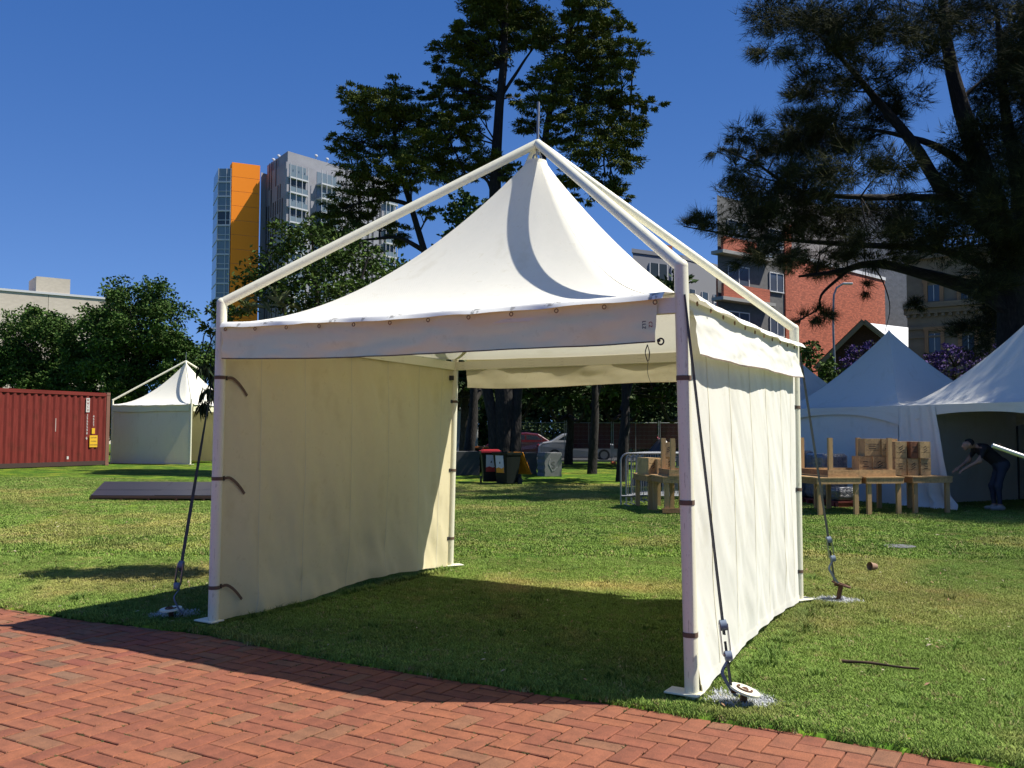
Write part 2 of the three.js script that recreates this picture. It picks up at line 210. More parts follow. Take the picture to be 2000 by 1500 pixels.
{ // mown grass: short blades over the near lawn
  const R = rand(5), blades = (n, h, w, spread) => { const p = []; for (let k = 0; k < n; k++) { const a = R() * 6.28, r = spread * Math.sqrt(R()), x = Math.cos(a * 7) * r, z = Math.sin(a * 7) * r, H = h * (0.55 + 0.6 * R()), l = H * (0.25 + 0.9 * R()), bx_ = Math.cos(a) * l, bz = Math.sin(a) * l, px = -Math.sin(a) * w / 2, pz = Math.cos(a) * w / 2;
      const m = [x + bx_ * 0.35, H * 0.6, z + bz * 0.35]; p.push(x - px, 0, z - pz, x + px, 0, z + pz, m[0] + px * 0.8, m[1], m[2] + pz * 0.8, x - px, 0, z - pz, m[0] + px * 0.8, m[1], m[2] + pz * 0.8, m[0] - px * 0.8, m[1], m[2] - pz * 0.8, m[0] - px * 0.8, m[1], m[2] - pz * 0.8, m[0] + px * 0.8, m[1], m[2] + pz * 0.8, x + bx_, H, z + bz); }
    const g = new THREE.BufferGeometry(); g.setAttribute('position', new THREE.Float32BufferAttribute(p, 3)); g.computeVertexNormals(); return g; };
  const gm = M(1, 1, 1, 0.8, { specularIntensity: 0.3 }); const m4 = new THREE.Matrix4(), col = new THREE.Color(), e = new THREE.Euler(), qn = new THREE.Quaternion();
  const lay = (name, geo, n, d0, d1, sc, label) => {
    const pos = []; let guard = 0;
    while (pos.length < n && guard++ < n * 6) { const d = Math.sqrt(lerp(d0 * d0, d1 * d1, R())), x = (R() * 2 - 1) * d * 0.66, z = -d; if (z > edgeZ(x) - 0.012 + 0.07 * (fbm(x * 7, 2, 3, 0, 95) - 0.4)) continue; pos.push([x, z]); }
    const im = new THREE.InstancedMesh(geo, gm, pos.length);
    pos.forEach(([x, z], i) => {
      const s = sc * (0.65 + 0.7 * R()) * (0.8 + 0.6 * fbm(x * 1.7, z * 1.7, 2, 0, 87)); const eg = edgeZ(x) - z; const es = eg < 0.12 ? 1.15 : 1;
      e.set(0.3 * (R() - 0.5), R() * 6.28, 0.3 * (R() - 0.5)); qn.setFromEuler(e); m4.compose(V(x, G(x, z) + LAWN - 0.006 - (eg < 0 ? LAWN - 0.008 : eg < 0.05 ? 0.006 : 0), z), qn, V(s, s * es, s)); im.setMatrixAt(i, m4);
      let c = grassRGB(x + 0.05 * (R() - 0.5), z + 0.05 * (R() - 0.5)); const k = 1.25 + 1.1 * R(); c = [c[0] * k, c[1] * k, c[2] * k]; if (R() < 0.05) c = [0.24 * k, 0.20 * k, 0.09 * k];
      for (const [ax, az, ar] of anchors) { const q = Math.hypot(x - ax, (z - az) * 1.15) / ar + 0.5 * (fbm(x * 9, z * 9, 2, 0, 88) - 0.5); if (q < 1 && q > 0.28 && R() < 0.75 * (1 - sst(0.75, 1, q)) + 0.1) c = [0.66, 0.68, 0.70]; }
      im.setColorAt(i, col.setRGB(...c));
    });
    stuff(name, im, label, 'grass');
  };
  lay('mown_grass', blades(20, 0.018, 0.0038, 0.03), 185000, 4.2, 11, 1, 'short mown green grass with dry straw patches beside the paving');
  { // longer tufts that the mower missed, along the tent wall and here and there
    const spots = []; for (let k = 0; k < 70; k++) { const t = R(), a = V(1.10, 0, -5.32).lerp(V(2.60, 0, -8.15), 0.08 + 0.9 * t); spots.push([a.x + 0.05 + 0.10 * R() * (k % 3 ? 1 : 2), a.z + 0.03]); } for (let k = 0; k < 60; k++) { const a = V(-2.25, 0, -7.3).lerp(V(-0.72, 0, -10.1), R()); spots.push([a.x + 0.06 + 0.06 * R(), a.z]); }
    for (let k = 0; k < 420; k++) { const d = Math.sqrt(lerp(25, 170, R())), x = (R() * 2 - 1) * d * 0.6; if (-d < edgeZ(x) - 0.1) spots.push([x, -d]); }
    const im = new THREE.InstancedMesh(blades(26, 0.055, 0.0045, 0.035), gm, spots.length); spots.forEach(([x, z], i) => { const s = 0.6 + 0.7 * R(); m4.compose(V(x, G(x, z) + LAWN - 0.006, z), qn.setFromEuler(e.set(0, R() * 6.28, 0)), V(s * 1.3, s, s * 1.3)); im.setMatrixAt(i, m4); const c = grassRGB(x, z), k = 0.9 + 0.6 * R(); im.setColorAt(i, col.setRGB(c[0] * k * 0.9, c[1] * k, c[2] * k)); });
    stuff('grass_clumps', im, 'longer uncut grass clumps along the tent walls', 'grass');
  }
  lay('distant_grass', blades(22, 0.017, 0.007, 0.06), 130000, 11, 27, 1.15, 'short sunlit grass across the middle of the park');
}
// ------------------------------------------------------------------ frame tents
function frameTent(name, label, group, C, apex, tip, o) {
  const cen = C.reduce((s, c) => s.add(c.b), V()).multiplyScalar(0.25); const g = thing(name, label, 'tent', cen.clone(), 0, group);
  const K = C.map(c => ({ b: c.b.clone().sub(cen), e: c.e.clone().sub(cen), n: c.n.clone().sub(cen) })), A = apex.clone().sub(cen), P = tip.clone().sub(cen), r = o.r || 0.041;
  const S = [0, 1, 2, 3].map(i => { const a = K[i].e, b = K[(i + 1) % 4].e, d = b.clone().sub(a), len = d.length(); d.normalize(); const out = V(-d.z, 0, d.x).normalize(); const mid = a.clone().add(b).multiplyScalar(0.5); if (out.dot(mid.clone().sub(V(P.x, 0, P.z))) < 0) out.negate(); return { a, b, d, len, out }; });
  const edge = (i, u, off = 0.052) => { const s = S[i]; return s.a.clone().addScaledVector(s.d, lerp(0.07, s.len - 0.07, u)).setY(lerp(s.a.y, s.b.y, u) - 0.10 * u * (1 - u) + 0.006 * (fbm(u * 9 + i * 5, 1, 2, 0, 3) - 0.5)).addScaledVector(s.out, off); };
  K.forEach((k, i) => {
    part('post', bar(k.b, k.n, r, r, 20), mat.whiteMetal, g);
    const el = k.n.clone().lerp(A, 0.012); part('hip_pole', merge([new THREE.SphereGeometry(r * 1.03, 16, 10).translate(k.n.x, k.n.y, k.n.z), bar(k.n, A, r * 0.93, r * 0.9, 20)]), mat.whiteMetal, g);
    part('eave_beam', beam(S[i].a.clone().setY(S[i].a.y - 0.075), S[i].b.clone().setY(S[i].b.y - 0.075), 0.05, 0.09), mat.whiteMetal, g);
    const q = k.b.clone().sub(V(0, 0, 0)); const out = q.clone().setY(0).normalize(); const pl = bx(0.20, 0.012, 0.13, 0.045, 0, 0, 0.005); pl.rotateY(o.plateTurn?.[i] ?? 0); part('base_plate', pl.translate(k.b.x, k.b.y + LAWN + 0.03, k.b.z), mat.whiteMetal, g);
  });
  // canopy: one tensioned membrane, concave from eaves to peak ring
  const N = o.nu || 26, loop = []; for (let i = 0; i < 4; i++) for (let k = 0; k <= N; k++) loop.push(edge(i, k / N)); loop.push(loop[0].clone());
  const NL = loop.length - 1, nv = o.nv || 26, pw = o.power || 1.85;
  const can = sheet(NL, nv, (u, v) => { const e = loop[Math.round(u * NL)], dir = e.clone().sub(P).setY(0).normalize(), top = P.clone().addScaledVector(dir, 0.095); const h = Math.pow(v, pw); const q = e.clone().lerp(top, v); const wr = 0.018 * (fbm(u * 60, v * 3, 3, 0, 6) - 0.5) * (1 - v) * Math.min(1, v * 8) * Math.min(1, 40 * u, 40 * (1 - u)); return q.setY(lerp(e.y, P.y, h) + wr); }, 8, 2.4);
  part('canopy', can, mat.canopy, g); for (let i = 0; i < 4; i++) { const hip = (t, v) => { const k = (i + 1) * (N + 1) - 1, e0 = loop[k], e1 = loop[(k + 1) % NL], e = e0.clone().lerp(e1, t), dir = e.clone().sub(P).setY(0).normalize(), tp = P.clone().addScaledVector(dir, 0.095); return e.lerp(tp, v).setY(lerp(e0.y, P.y, Math.pow(v, pw)) + 0.002); }; part('hip_seam', sheet(1, 40, (u, v) => hip(0.5 + (u - 0.5) * 0.22 * (1 + 2 * v), v), 1, 1), mat.roofSeam, g); }
  part('peak_collar', new THREE.CylinderGeometry(0.088, 0.1, 0.035, 28, 1, false).translate(P.x, P.y + 0.012, P.z), mat.canopy, g);
  part('peak_hook', merge([new THREE.TorusGeometry(0.035, 0.008, 8, 16).translate(P.x + 0.01, P.y + 0.06, P.z), bar(P.clone().add(V(0.01, 0.09, 0)), A, 0.012, 0.012, 8), new THREE.TorusGeometry(0.05, 0.007, 8, 16).rotateY(1.2).translate(P.x + 0.02, P.y + 0.08, P.z)]), mat.steel, g);
  part('peak_rod', bar(A.clone().add(V(0, -0.05, 0)), A.clone().add(V(0.008, o.rod || 0.36, 0)), 0.013, 0.011, 10), mat.galv, g);
  S.forEach((s, i) => {
    part('hem', sheet(70, 3, (u, v) => { const q = edge(i, u, 0.05 + v * (0.042 + 0.012 * Math.sin(u * 31 + i) + 0.02 * (fbm(u * 30, 3, 2, 0, 13) - 0.5))); q.y += 0.003 - v * v * (0.034 + 0.016 * fbm(u * 14 + i * 9, 2, 2, 0, 12)); return q; }, 3, 0.5), mat.hem, g);
    const vl = o.valance?.[i]; if (vl) {
      const { u0 = 0, u1 = 1, top = 0.02, drop = 0.28, flare = 0.01, crumple = 0.012, sagTop = 0 } = vl;
      const vf = (u, v) => { const uu = lerp(u0, u1, u), q = edge(i, uu, 0.045); const f = flare * Math.pow(v, 1.3) * (0.75 + 0.5 * fbm(u * 3.2, 4, 2, 0, 17 + i)); const w = crumple * ((fbm((u * 5 + v * 0.9) * (vl.freq || 1), (v * 1.3 - u * 2.5) * (vl.freq || 1), 4, 0, 18 + i) - 0.5) * 2.6 + 0.2 * Math.sin(u * 21 + v * 5)) * Math.min(1, v * 3 + 0.15); q.y -= top + sagTop * (1 - uu) + v * drop * (1 + (vl.sag || 0.06) * Math.sin(u * Math.PI * 2.2 + i)); return q.addScaledVector(s.out, f + w); };
      const vp = part('valance', sheet(110, 16, vf, s.len, 0.3), vl.m || mat.valance, g); part('edging', sheet(110, 1, (u, v) => vf(u, 0.975 + 0.03 * v).addScaledVector(s.out, 0.003), s.len, 0.3), mat.tie, vp); if (vl.lined) part('lining', sheet(110, 16, (u, v) => vf(u, v).addScaledVector(s.out, -0.004), s.len, 0.3), mat.lining, vp);
      const ne = o.eyelets || 0; for (let k = 0; k < ne; k++) { const q = edge(i, lerp(0.012, 0.985, k / (ne - 1)), 0.07); q.y -= 0.056; const t = new THREE.TorusGeometry(0.012, 0.0035, 6, 12).rotateY(Math.atan2(s.out.x, s.out.z)); part('eyelet', t.translate(q.x, q.y, q.z), mat.brass, g); }
    }
    const wl = o.wall?.[i]; if (wl) {
      const a = K[i], b = K[(i + 1) % 4], nor = s.out, f = (u, v, off = 0) => {
        const uu = lerp(0.012, 0.988, u), base = a.b.clone().lerp(b.b, uu), topp = a.e.clone().lerp(b.e, uu), q = topp.clone().setY(topp.y - 0.11).lerp(base.clone().setY(LAWN + 0.02 + (wl.lift ? wl.lift(u) : 0)), v);
        let d = (wl.billow || 0) * Math.sin(Math.PI * Math.min(1, v * 1.02)) * Math.sin(Math.PI * u) + (wl.folds || 0.02) * ((fbm(u * 5 + (wl.slant || 0) * v, v * 1.6, 4, 0, 23 + i) - 0.5) * 2 + 0.25 * Math.sin(u * 38 + 3 * v)) * (0.25 + 0.75 * v) + (wl.folds || 0.02) * 0.55 * (fbm(u * 26 + (wl.slant || 0) * 4.5 * v, v * 3, 3, 0, 33 + i) - 0.5);
        d += (wl.folds || 0.02) * 1.1 * Math.pow(v, 3) * (fbm(u * 11, v * 5 + u * 6, 3, 0, 29 + i) - 0.5) * 2;
        d *= Math.min(1, 12 * u + 0.1) * Math.min(1, 12 * (1 - u) + 0.1); if (wl.flare) d += wl.flare(u) * Math.pow(v, 7);
        return q.addScaledVector(nor, d + off);
      };
      const w = part('side_wall', sheet(110, 70, (u, v) => f(u, v), s.len, 2.2), mat.fabric, g); part('lining', sheet(110, 70, (u, v) => f(u, v, -0.003), s.len, 2.2), mat.lining, w);
      for (const u of wl.seams || []) for (const off of [0.003, -0.006]) part('seam', sheet(1, 40, (x, v) => f(u + (x - 0.5) * 0.0028, v, off), 1, 1), mat.seam, w);
      for (const off of [0.004]) part('bottom_hem', sheet(80, 2, (u, v) => f(u, 0.975 + 0.025 * v, off), s.len, 0.05), mat.fabric, w);
    }
  });
  return { g, K, S, edge, cen };
}
function tieStrap(g, p, axis, dir, tail, r = 0.044) {   // webbing tie round a post, with buckle and loose end
  const band = part('tie_strap', new THREE.CylinderGeometry(r, r, 0.028, 20, 1, true).translate(p.x, p.y, p.z), mat.tie, g);
  const q = p.clone().addScaledVector(dir, r + 0.012); part('buckle', bx(0.034, 0.036, 0.022, 0, 0, 0, 0.004).rotateY(Math.atan2(-dir.z, dir.x)).translate(q.x, q.y, q.z), mat.buckle, band);
  if (tail) { const n = dir.clone(); const pts = [q.clone(), q.clone().addScaledVector(n, 0.05).add(V(0, 0.004, 0)), q.clone().addScaledVector(n, 0.11).add(V(0, -0.025, 0)), q.clone().addScaledVector(n, 0.17).add(V(0, -0.075, 0)), q.clone().addScaledVector(n, 0.22).add(V(0, -0.13, 0))].map(v => v.addScaledVector(axis, 0.02)); part('loose_end', ribbonTilt(pts, 0.022), mat.tie, band); }
}
function ribbonTilt(pts, w) { const c = new THREE.CatmullRomCurve3(pts), n = 16; return sheetSolid(n, 1, (u, v) => { const p = c.getPointAt(u), t = c.getTangentAt(u), s = V(-t.y, Math.hypot(t.x, t.z), 0).normalize(); return p.addScaledVector(V(0, 1, 0).addScaledVector(t, -t.y).normalize(), (v - 0.5) * w); }, 0.0025); }

const TENT = [
  { b: V(-2.308, 0, -7.184), e: V(-2.287, 2.366, -7.191), n: V(-2.29, 2.53, -7.19) },
  { b: V(1.02, 0, -5.247), e: V(0.968, 2.325, -5.257), n: V(0.975, 2.478, -5.256) },
  { b: V(2.542, 0, -8.197), e: V(2.541, 2.318, -8.197), n: V(2.534, 2.457, -8.199) },
  { b: V(-0.684, 0, -10.229), e: V(-0.64, 2.33, -10.22), n: V(-0.637, 2.48, -10.22) }];
const APEX = V(0.212, 3.985, -7.712);
const main = frameTent('market_tent', 'large white frame tent with open front, standing at the edge of the brick paving', 'white frame tents', TENT, APEX, V(0.2, 3.80, -7.713), {
  eyelets: 12, rod: 0.36, plateTurn: [2.6, 2.6, 0.5, 0.5],
  valance: [{ u0: 0, u1: 0.985, drop: 0.265, flare: 0.02, crumple: 0.038, sag: 0.02 }, { u0: 0.01, u1: 0.995, top: 0.03, sagTop: 0.05, drop: 0.27, flare: 0.045, crumple: 0.024, sag: 0.03, freq: 1.2, m: mat.fabric }, { u0: 0.01, u1: 0.985, top: 0.0, drop: 0.30, flare: 0.03, crumple: 0.025, sag: 0.0, m: mat.thinFabric }, { u0: 0.01, u1: 0.98, drop: 0.27, flare: 0.02, crumple: 0.015 }],
  wall: { 1: { seams: [0.14, 0.30, 0.47, 0.63, 0.80, 0.93], folds: 0.024, slant: -2.2, billow: 0.02, flare: (u) => 0.04 * (1 - u) * (1 - u) + 0.01, lift: (u) => 0.05 * Math.sin(Math.PI * u) }, 3: { seams: [0.07, 0.2, 0.36, 0.53, 0.72, 0.88], folds: 0.048, slant: 0.9, billow: -0.03, lift: (u) => 0.06 * Math.sin(Math.PI * Math.min(1, u * 1.4)) } },
});
{
  const { g, K, S } = main, on = (k, h) => K[k].b.clone().lerp(K[k].n, h / K[k].n.y);
  const alongL = S[3].d.clone().negate(), alongR = S[1].d.clone(), inn = S[3].out.clone().negate();
  for (const h of [1.94, 1.15, 0.31]) tieStrap(g, on(0, h), inn, alongL, true);
  for (const h of [1.83, 1.12, 0.38]) tieStrap(g, on(1, h), S[1].out, alongR, false);
  for (const h of [1.86, 1.1, 0.35]) tieStrap(g, on(3, h), inn, alongL.clone().negate(), false);
  for (const h of [1.75, 1.02, 0.3]) tieStrap(g, on(2, h), S[1].out, alongR.clone().negate(), false);
  // faded stencil on the valance corner, wire loop hanging under it
  const ang = Math.atan2(S[0].out.x, S[0].out.z), pv = K[1].e.clone().addScaledVector(S[0].d, -0.16).addScaledVector(S[0].out, 0.078).setY(2.14);
  for (const [dx, s, m] of [[-0.03, 'LLZ', mat.ink], [0.01, 'CZ', M(0.35, 0.07, 0.04, 0.9)]]) part('stencil', letters(s, 0.022).rotateZ(-Math.PI / 2).rotateY(ang).translate(pv.x + S[0].d.x * dx, pv.y, pv.z + S[0].d.z * dx), m, g);
  const kn = K[1].e.clone().addScaledVector(S[0].d, -0.10).addScaledVector(S[0].out, 0.08).setY(2.045); part('toggle', merge([new THREE.SphereGeometry(0.011, 10, 8).translate(kn.x, kn.y, kn.z), new THREE.TorusGeometry(0.018, 0.005, 6, 12).rotateY(ang).translate(kn.x + 0.012, kn.y - 0.006, kn.z)]), mat.buckle, g);
  const w0 = K[1].e.clone().addScaledVector(S[0].d, -0.19).addScaledVector(S[0].out, 0.03).setY(2.03);
  part('wire_loop', merge([limb([w0, w0.clone().add(V(0.012, -0.05, 0)), w0.clone().add(V(0.004, -0.10, 0)), w0.clone().add(V(-0.012, -0.05, 0)), w0], 0.003, 0.003, 5, 20), limb([w0.clone().add(V(0.004, -0.10, 0)), w0.clone().add(V(0, -0.16, 0)), w0.clone().add(V(0.03, -0.26, 0))], 0.0016, 0.0012, 4)]), mat.buckle, g);
  for (const [k, s] of [[3, 1]]) { const q = on(3, 2.12).addScaledVector(alongL.clone().negate(), 0.09).addScaledVector(inn, 0.02); part('corner_clamp', bx(0.05, 0.05, 0.05, 0, 0, 0, 0.006).translate(q.x, q.y, q.z), mat.blackPlastic, g); }
}
// ratchet straps and stakes that hold the tent down
function guy(k, top, mid, low, stake, twist, where, rusty, lean) {
  const g = thing('guy_strap', `grey webbing guy strap with ratchet ${where}`, 'strap', low.clone(), 0, 'tent guy straps'), R = (v) => v.clone().sub(low), W = 0.025;
  const web = (a, b, t0, t1) => sheetSolid(40, 1, (u, v) => { const p = R(a).lerp(R(b), u), d = b.clone().sub(a).normalize(), s0 = V(1, 0, 0).addScaledVector(d, -d.x).normalize(), s1 = d.clone().cross(s0), an = lerp(t0, t1, u); return p.addScaledVector(s0, Math.cos(an) * W * (v - 0.5)).addScaledVector(s1, Math.sin(an) * W * (v - 0.5)); }, 0.003);
  part('webbing', web(top, mid, twist[0], twist[1]), mat.strap, g); part('lower_webbing', web(mid.clone().lerp(low, 0.12), low, 1.3, 1.2), mat.strap, g);
  const d = top.clone().sub(mid).normalize(), m = R(mid), qn = new THREE.Quaternion().setFromUnitVectors(V(0, 1, 0), d);
  const pl = (x) => bx(0.004, 0.17, 0.034, x, -0.02, 0.012).applyQuaternion(qn).translate(m.x, m.y, m.z);
  const rt = part('ratchet', merge([pl(-0.022), pl(0.022), new THREE.CylinderGeometry(0.02, 0.02, 0.044, 14).rotateZ(Math.PI / 2).translate(0, 0.05, 0.005).applyQuaternion(qn).translate(m.x, m.y, m.z), bx(0.05, 0.02, 0.02, 0, -0.10, 0.03, 0.004).applyQuaternion(qn).translate(m.x, m.y, m.z)]), mat.steel, g);
  part('wound_webbing', new THREE.CylinderGeometry(0.030, 0.030, 0.036, 18).rotateZ(Math.PI / 2).translate(0, 0.055, 0.005).applyQuaternion(qn).translate(m.x, m.y, m.z), mat.strapBlue, rt);
  part('wound_webbing', new THREE.CylinderGeometry(0.028, 0.028, 0.036, 18).rotateZ(Math.PI / 2).translate(0.004, -0.11, 0.03).applyQuaternion(qn).translate(m.x, m.y, m.z), mat.strapBlue, rt);
  const t0 = m.clone().add(V(0.01, -0.13, 0.035)); part('loose_tail', ribbon([t0, t0.clone().add(V(-0.035, -0.06, 0.02)), t0.clone().add(V(-0.02, -0.10, 0.03)), t0.clone().add(V(0.015, -0.16, 0.03)), t0.clone().add(V(0.04, -0.19, 0.03))], 0.02, V(0.6, 0.3, 0.5)), mat.strapBlue, g);
  const s = thing('ground_stake', `${rusty ? 'rusty leaning' : 'short'} steel stake with round plate ${where}`, 'stake', stake.clone(), 0, 'tent ground stakes'), q = low.clone().sub(stake);
  const disc = new THREE.CylinderGeometry(0.085, 0.085, 0.012, 28).rotateZ(lean[1]).rotateX(lean[2]).translate(q.x + lean[3], q.y - 0.006, q.z);
  part('stake', merge([bar(V(0, -0.12, 0), V(q.x + lean[3], q.y, q.z), 0.02, 0.022, 8), bar(V(q.x, q.y - 0.01, q.z), V(q.x + lean[3], q.y - 0.01, q.z), 0.012, 0.012, 8)]), mat.rusty, s);
  const dc = part('plate', disc, rusty ? mat.rusty : mat.whiteMetal, s); 
  part('plate_lug', new THREE.TorusGeometry(0.04, 0.006, 6, 20, 4.2).rotateX(Math.PI / 2).rotateZ(lean[1]).rotateX(lean[2]).translate(q.x + lean[3], q.y + 0.004, q.z), mat.rusty, s);
}
guy(0, at(1336, 575, 5.21), at(1414, 1240, 5.19), at(1428, 1346, 5.12), stakeAt[0], [1.25, 1.15], 'beside the near right post', false, [0, -0.28, 0.10, 0.075]);
guy(1, at(431, 640, 7.24), at(352, 1116, 7.30), at(346, 1188, 7.36), stakeAt[1], [0.9, 3.05], 'outside the near left post', false, [0, 0.08, 0.06, -0.05]);
guy(2, at(1562, 690, 8.20), at(1620, 1066, 8.26), at(1630, 1140, 8.30), stakeAt[2], [1.2, 1.0], 'by the far right corner', true, [0, -0.30, 0.05, 0.06]);

// the second tent, across the lawn behind the container
{
  const c = at(360, 846, 39.6), y = G(c.x, c.z), s = 4.05, h = s * Math.SQRT1_2;
  // corners in order: left, front, right, back
  const p = 0.415 * h, q = 0.91 * h, P = [V(c.x - q, y, c.z + p), V(c.x + p, y, c.z + q), V(c.x + q, y, c.z - p), V(c.x - p, y, c.z - q)];
  frameTent('market_tent', 'small distant white peaked tent with closed grey wall beside the container', 'white frame tents', P.map(b => ({ b, e: b.clone().setY(y + 2.5), n: b.clone().setY(y + 2.67) })), V(c.x, y + 4.42, c.z), V(c.x, y + 4.24, c.z), {
    nu: 16, nv: 16, rod: 0.4, valance: [{ drop: 0.28 }, { drop: 0.28 }, { drop: 0.28 }, { drop: 0.28 }], wall: { 0: { folds: 0.02, seams: [] }, 2: { folds: 0.02 }, 3: { folds: 0.02 } } });
}
// ------------------------------------------------------------------ things on the lawn
{ // shipping container
  const o = V(-16.02, 0, -36.5); o.y = G(o.x, o.z); const g = thing('shipping_container', 'rust red corrugated shipping container with yellow stickers', 'container', o, Math.atan2(-0.899, -0.438));
  // local x runs along the container away from its near end, local z to the left of that
  const L = 12.19, H = 2.9, Wd = 2.44, red = M(0.22, 0.036, 0.028, 0.68, { specularIntensity: 0.35, map: T.rust, rep: [0.6, 0.5] }), trim = M(0.24, 0.11, 0.075, 0.75, { map: T.rust, rep: [2, 2] });
  const corr = (len, h, x0, dep, flip) => { const prof = []; let x = 0; while (x < len) { for (const [dx, z] of [[0, 0], [0.072, 0], [0.140, 1], [0.210, 1]]) if (x + dx < len) prof.push([x + dx, z]); x += 0.278; } prof.push([len, 0]); const gg = sheet(prof.length - 1, 1, (u, v) => { const p = prof[Math.round(u * (prof.length - 1))]; return V(p[0], v * h, p[1] * dep * flip); }, len, h).toNonIndexed(); gg.computeVertexNormals(); return gg; };
  const sz = 1; // the visible long side is at z = 0, the body runs to z = +Wd
  part('side_panel', corr(L - 0.3, H - 0.32, 0, 0.045, sz).translate(0.15, 0.17, 0.0), red, g);
  part('far_side_panel', corr(L - 0.3, H - 0.32, 0, 0.045, -sz).translate(0.15, 0.17, Wd), red, g);
  for (const [x, n] of [[0.05, 'end_wall'], [L - 0.05, 'end_wall']]) part(n, corr(Wd - 0.3, H - 0.3, 0, 0.04, 1).rotateY(-Math.PI / 2).translate(x, 0.15, 0.15), red, g);
  part('roof', bx(L - 0.1, 0.05, Wd - 0.06, L / 2, H - 0.04, Wd / 2), red, g);
  for (const z of [0.0, Wd]) { part('top_rail', bx(L - 0.3, 0.10, 0.07, L / 2, H - 0.1, z + (z ? -0.03 : 0.02)), red, g); part('bottom_rail', bx(L - 0.3, 0.16, 0.07, L / 2, 0.13, z + (z ? -0.03 : 0.03)), M(0.055, 0.03, 0.024, 0.8), g); }
  for (const x of [0.08, L - 0.08]) for (const z of [0.06, Wd - 0.06]) { part('corner_post', bx(0.16, H - 0.24, 0.16, x, H / 2, z), trim, g); for (const y of [0.06, H - 0.06]) part('corner_casting', bx(0.178, 0.118, 0.178, x, y, z, 0.012), trim, g); }
  const wt = M(0.62, 0.60, 0.57, 0.8), yl = M(0.80, 0.46, 0.02, 0.6);
  const put = (n, ge, m, x, y) => part(n, ge.translate(x, y, -0.006), m, g);
  const stack = (str, size, x, y) => [...str].forEach((c, k) => put('marking_character', letters(c, size).rotateY(Math.PI), wt, x, y - k * size * 1.35));
  const col = (k) => 0.15 + 0.278 * k + 0.036;
  put('marking_plate', bx(0.16, 0.55, 0.004), wt, col(3), 2.38); 
  [...'MWCU'].forEach((c, k) => put('plate_character', letters(c, 0.085).rotateY(Math.PI).translate(0, 0, -0.004), red, col(3), 2.58 - k * 0.13));
  stack('2555598', 0.085, col(3) + 0.01, 1.98); stack('6', 0.1, col(3) + 0.02, 1.10); stack('4521', 0.085, col(2), 1.95);
  put('small_sticker', bx(0.14, 0.22, 0.004), yl, col(2), 1.38); put('height_sticker', bx(0.36, 0.46, 0.004), yl, col(2) - 0.02, 0.98);
  ['CAUTION', "9'6 HIGH", 'CONTAINER'].forEach((s, k) => put('sticker_print', letters(s, 0.044).rotateY(Math.PI).translate(0, 0, -0.004), mat.ink, col(2) - 0.02, 1.12 - k * 0.14));
  put('scratch', bx(0.03, 0.5, 0.003), M(0.5, 0.4, 0.36, 0.8), col(8), 1.6); put('patch', bx(0.08, 0.11, 0.003), wt, col(6), 0.36);
}
{ // dark plywood floor lying on bearers
  const a = at(184, 982, 19.8), c = V(-6.2, G(-8, -22), -22.2), g = thing('plywood_floor', 'dark brown plywood floor panels lying on timber bearers on the lawn', 'floor panel', c, 0.0), ply = M(0.055, 0.042, 0.042, 0.42, { map: T.speckle }), edge = M(0.20, 0.09, 0.06, 0.8);
  const sh = (fx, fz) => V(lerp(-9.05 - c.x, -3.6 - c.x, fx) - 2.1 * fz * (1 - fx), 0, 2.4 - 5.4 * fz);   // sheared to the way it lies
  for (let i = 0; i < 4; i++) for (let j = 0; j < 3; j++) { const q = [[i, j], [i + 1, j], [i + 1, j + 1], [i, j + 1]].map(([x, z]) => sh(x / 4, z / 3)), m = q.reduce((s, p) => s.add(p.clone()), V()).multiplyScalar(0.25); const s2 = new THREE.Shape(q.map(p => { const k = p.clone().sub(m).multiplyScalar(0.996); return new THREE.Vector2(k.x + m.x, -(k.z + m.z)); })); part('plywood_sheet', new THREE.ExtrudeGeometry(s2, { depth: 0.018, bevelEnabled: false }).rotateX(-Math.PI / 2).translate(0, 0.105 + 0.012 * hash2(i, j, 4), 0), ply, g); }
  for (let i = 0; i <= 9; i++) { const p = sh(i / 9 * 0.98 + 0.01, 0), q = sh(i / 9 * 0.98 + 0.01, 1); part('bearer', beam(p.setY(0.06), q.setY(0.06), 0.045, 0.085), edge, g); }
  const e0 = sh(0, 0), e1 = sh(1, 0); part('edge_board', beam(e0.setY(0.085).add(V(0, 0, 0.01)), e1.setY(0.085).add(V(0, 0, 0.01)), 0.018, 0.05), edge, g);
}
